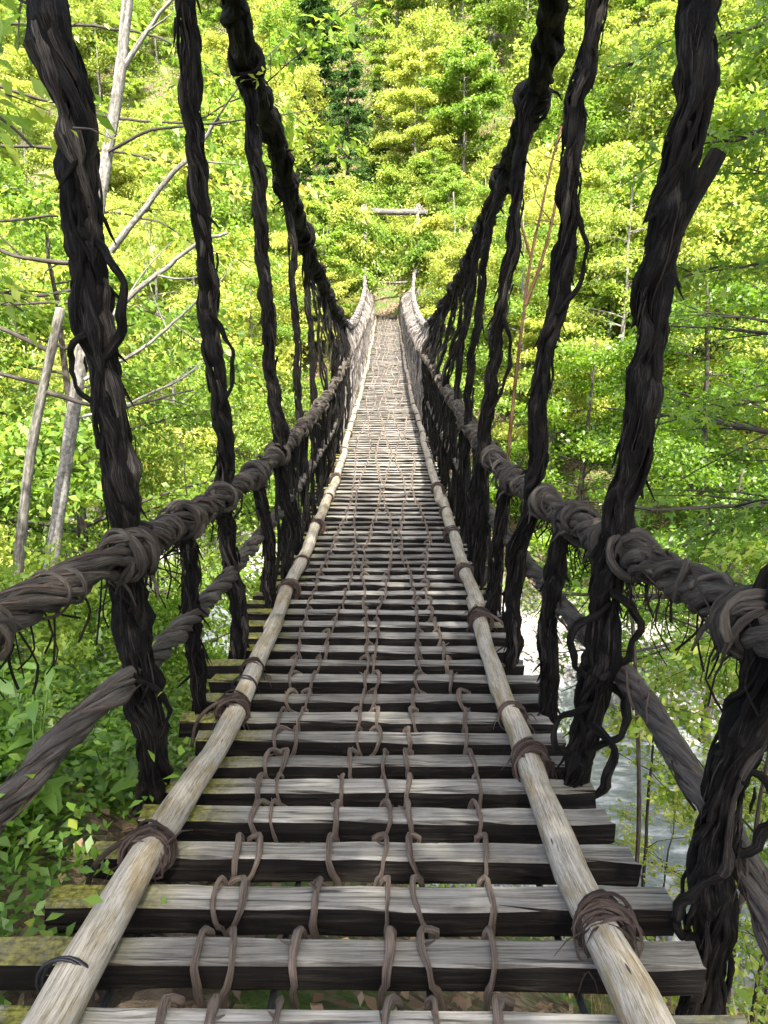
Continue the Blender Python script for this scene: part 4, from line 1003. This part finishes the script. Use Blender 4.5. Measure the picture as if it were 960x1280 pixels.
# ------------------------------------------------------------------ river stones
def stone_mesh(seed):
    import bmesh
    bm = bmesh.new(); bmesh.ops.create_icosphere(bm, subdivisions=2, radius=.5)
    r = np.random.default_rng(seed); ph = r.uniform(0, 6, 6); sc = (r.uniform(.8, 1.3), r.uniform(.8, 1.2), r.uniform(.5, .8))
    cut = [(unit(1, r)[0], r.uniform(.30, .42)) for q in range(5)]
    for v in bm.verts:
        p = np.array(v.co)
        for nrm, dd in cut:
            e = p @ nrm - dd
            if e > 0: p = p - nrm * e * .85
        f = 1 + .06 * math.sin(p[0] * 7 + ph[0]) * math.sin(p[1] * 6 + ph[1]) + .05 * math.sin(p[2] * 9 + ph[2])
        v.co = Vector(p * f * sc)
    me = bpy.data.meshes.new('stone'); bm.to_mesh(me); bm.free()
    me.polygons.foreach_set('use_smooth', np.ones(len(me.polygons), bool)); me.materials.append(M['rock']); return me
SM = [stone_mesh(i) for i in range(7)]
sn = 0
for k in range(2000):
    x = rng.uniform(-14, 16); d = rng.choice([-1, 1]) * rng.uniform(1.6, 6.0); y = yc(x) + d * 1.166
    if y < 5: continue
    s = .22 + rng.gamma(1.6, .16); s = min(s, 1.3)
    o = ob('boulder', SM[rng.integers(0, 7)], None, (x, y, float(hgt(x, y)) + s * .12), label='pale grey boulder lying among others along the river below the bridge', category='boulder', group='boulders along the river')
    o.scale = (s, s, s); o.rotation_euler = (rng.uniform(-.3, .3), rng.uniform(-.3, .3), rng.uniform(0, 6.28)); sn += 1
    if sn >= 170: break
V = []; F = []; c = 0
oct_v = np.array([(1, 0, 0), (-1, 0, 0), (0, 1, 0), (0, -1, 0), (0, 0, 1), (0, 0, -1)], float); oct_f = np.array([(0, 2, 4), (2, 1, 4), (1, 3, 4), (3, 0, 4), (2, 0, 5), (1, 2, 5), (3, 1, 5), (0, 3, 5)])
N = 9000
x = rng.uniform(-14, 16, N); d = rng.uniform(2.0, 5.8, N) * rng.choice([-1, 1], N); y = yc(x) + d * 1.166
z = hgt(x, y); s = .04 + rng.gamma(1.5, .04, N)
V = (oct_v[None] * (1 + rng.uniform(-.3, .3, (N, 6, 1))) * s[:, None, None] * (1, 1, .65)) + np.stack([x, y, z + s * .2], 1)[:, None]
F = (oct_f[None] + (np.arange(N) * 6)[:, None, None]).reshape(-1, 3)
ob('river_gravel', quickmesh('river_gravel', V, F, M['rock'], smooth=True), label='pale stones and gravel along both sides of the river', category='gravel', kind='stuff')

# ------------------------------------------------------------------ floor of the near bank
N = 26000
x = rng.uniform(-9, 7, N); y = rng.uniform(.3, 13, N); keep = (y - yc(x)) / 1.166 < -4.6; x, y = x[keep], y[keep]; n = len(x)
C = np.stack([x, y, hgt(x, y) + rng.uniform(.01, .05, n)], 1)
Ls = rng.uniform(.025, .07, n); V, F = leaf_quads(C, unit(n, rng) * (1, 1, .25), np.array([0, 0, 1.]) + unit(n, rng) * .5, Ls, Ls * .55)
ob('leaf_litter', quickmesh('leaf_litter', V, F, M['litter'], smooth=False), label='dry brown leaf litter covering the near bank under the planks', category='leaf litter', kind='stuff')
# low undergrowth: sprigs of small leaves
def undergrowth(name, label, xs, ys, n_sprig, keepf, hmax, leafL, mat, per=30):
    x = rng.uniform(*xs, n_sprig); y = rng.uniform(*ys, n_sprig); k = keepf(x, y); x, y = x[k], y[k]; n = len(x)
    base = np.stack([x, y, hgt(x, y)], 1); h = hmax * rng.uniform(.3, 1, n)
    f = rng.uniform(.15, 1, (n, per)); sp = .16 + .5 * h[:, None] * f * .6
    C = base[:, None] + np.stack([rng.normal(0, 1, (n, per)) * sp, rng.normal(0, 1, (n, per)) * sp, f * h[:, None]], -1); C = C.reshape(-1, 3)
    m = len(C); Ls = leafL * rng.uniform(.6, 1.3, m)
    V, F = leaf_quads(C, unit(m, rng) * (1, 1, .5), np.array([0, 0, 1.]) + unit(m, rng) * .6, Ls, Ls * .5)
    ob(name, quickmesh(name, V, F, mat, smooth=False), label=label, category='undergrowth', kind='stuff')
bank = lambda x, y: ((y - yc(x)) / 1.166 < -5.2) & ((tn(x, y, .8, .9) > -.15)) & ((np.abs(x) > 1.2) | (y > 3.))
undergrowth('undergrowth', 'low green undergrowth patching the near bank below the bridge', (-10, 8), (1.2, 14), 2600, bank, .55, .055, M['leaf_maple'])
lbank = lambda x, y: (x < -1.08 - .02 * y)
undergrowth('undergrowth', 'short green ground plants covering the left bank beside the first planks', (-2.6, -1.0), (1.0, 4.2), 1700, lbank, .16, .045, M['leaf_herb'], 16)
cbank = lambda x, y: (y > .2) & (x < -1.34 - .03 * y)
undergrowth('undergrowth', 'pale green undergrowth thick on the left bank under the ropes', (-4.5, -1.0), (1.2, 6.5), 1500, cbank, .42, .05, M['leaf_herb'], 26)
fbank = lambda x, y: ((y - yc(x)) / 1.166 > 5.6) & ((np.abs(x - .2) > 1.6) | (y < 42))
for i, (x, y, s) in enumerate([(-2.0, 3.6, .32), (-2.7, 4.2, .30), (-2.0, 4.8, .42), (-1.7, 5.8, .5), (-3.4, 5.0, .36), (-2.6, 7.4, .7), (-1.9, 8.8, .75), (-5.0, 7.6, .7), (-3.6, 8.6, .75)]):
    put_tree(BUSH[i % 3], 'bush', f"{('green', 'yellowing', 'deep green')[i % 3]} bush on the near bank left of the bridge", 'bush', x, y, i * 1.3, s, f"{('green', 'yellowing', 'deep green')[i % 3]} bushes on the near left bank")
undergrowth('undergrowth', 'low yellow green undergrowth covering the far bank', (-22, 22), (14, 60), 4200, fbank, .9, .14, M['leaf_yellow'], 18)
# saplings standing in the near bank's undergrowth
SAPL = [make_tree(500 + i, 3.4, .022, 1.0, 1.0, 12, 2200, .055, (M['bark_dark'], M[m]), 'layered', ntw=4) for i, m in enumerate(('leaf_maple', 'leaf_yellow'))]
for i, (x, y) in enumerate([(-2.6, 8.2), (-3.6, 9.4), (-2.2, 10.2), (-4.6, 8.0), (-3.0, 11.5), (-5.4, 10.4), (-1.9, 7.2)]):
    put_tree(SAPL[i % 2], 'sapling', 'thin leafy sapling on the left bank below the lower rope', 'sapling', x, y, i * 1.1, random.uniform(.8, 1.25), 'saplings on the left bank')
for i, (x, y) in enumerate([(2.9, 4.6), (3.6, 5.6), (2.6, 6.2), (4.3, 6.8), (3.4, 7.6), (2.3, 4.0)]):
    put_tree(SAPL[(i + 1) % 2], 'sapling', 'thin leafy sapling on the right bank above the river', 'sapling', x, y, i * 1.7, random.uniform(.7, 1.15), 'saplings on the right bank')

# broad-leaved herbs at the left of the first planks
def big_leaf(L, W):
    t = np.linspace(0, 1, 7); w = W * np.sin(np.pi * t ** .75) ** .9 * .5 + .0005
    mid = np.c_[t * L, 0 * t, .10 * L * np.sin(t * 2.4) - .16 * L * t ** 2]
    V = []; F = []
    for i in range(7):
        V += [mid[i] + (0, -w[i], .22 * w[i]), mid[i], mid[i] + (0, w[i], .22 * w[i])]
        if i: a = 3 * (i - 1); F += [(a, a + 3, a + 4, a + 1), (a + 1, a + 4, a + 5, a + 2)]
    return quickmesh('leaf', V, F, M['leaf_herb'])
BL = [big_leaf(.115, .045), big_leaf(.09, .034), big_leaf(.135, .046)]
hk = 0
HERB = [(-1.22, 2.25, 'broad leaved green herb nearest the first planks at lower left'), (-1.42, 2.45, 'lush green herb just behind the nearest one, left of the mossy plank ends'), (-1.62, 2.85, 'light green herb at the left edge below the twisted rope'), (-1.30, 2.75, 'leafy herb further back beside the left bank'), (-1.80, 3.15, 'outermost leafy herb at the left edge of the bank'), (-1.12, 2.65, 'small herb under the plank ends at left'), (-1.30, 2.05, 'low herb in the lower left corner'), (-1.35, 3.2, 'leafy herb beside the bank behind the nearest left hanger'), (-1.75, 3.6, 'herb with drooping leaves below the pale trunks'), (-1.52, 2.62, 'herb clump between the light green herb and the lush one'), (-1.16, 2.12, 'herb with upright leaves touching the lowest mossy plank end'), (-1.50, 2.22, 'wide herb at the very left edge near the bottom')]
for (x, y, lab) in HERB:
    h = thing('herb_plant', lab, 'plant', (x, y, float(hgt(x, y)) - .02))
    for st in range(5):
        top = np.array([rng.normal(0, .10), rng.normal(0, .10), rng.uniform(.22, .48)])
        P = resample([(rng.normal(0, .03), rng.normal(0, .03), 0), top * (.4, .4, .55), top], .04)
        tb = TB(); tb.tube(P, np.linspace(.004, .002, len(P)), 5); ob('stem', tb.mesh('stem', M['leaf_herb']), h)
        for k in range(11):
            f = rng.uniform(.25, 1); p = P[int(f * (len(P) - 1))]
            o = ob('leaf', BL[rng.integers(0, 3)], h, tuple(p)); s = rng.uniform(.6, 1.15)
            o.scale = (s, s, s); o.rotation_euler = (rng.normal(0, .3), rng.normal(.05, .35), rng.uniform(0, 6.28))
# dry grass and stalks in the lower right corner
V = []; F = []; n = 0
N = 900
x = rng.normal(1.75, .45, N); y = rng.uniform(1.5, 4.2, N); z = hgt(x, y)
for i in range(N):
    if x[i] < 1.0: continue
    L = rng.uniform(.2, .6); a = rng.uniform(0, 6.28); d = np.array([math.cos(a), math.sin(a), 0]); b = np.array([x[i], y[i], z[i]])
    s_ = np.array([-d[1], d[0], 0]) * rng.uniform(.002, .005); k1 = rng.uniform(.1, .35)
    q = [b - s_, b + s_, b + d * L * k1 * .4 + (0, 0, L * .6) + s_ * .8, b + d * L * k1 * .4 + (0, 0, L * .6) - s_ * .8, b + d * L * k1 + (0, 0, L * .9) + s_ * .1, b + d * L * k1 + (0, 0, L * .9) - s_ * .1]
    V += q; F += [(n, n + 1, n + 2, n + 3), (n + 3, n + 2, n + 4, n + 5)]; n += 6
ob('dry_grass', quickmesh('dry_grass', V, np.array(F), M['dry_grass'], smooth=False), label='dry grass and stalks on the right bank beside the last planks', category='grass', kind='stuff')
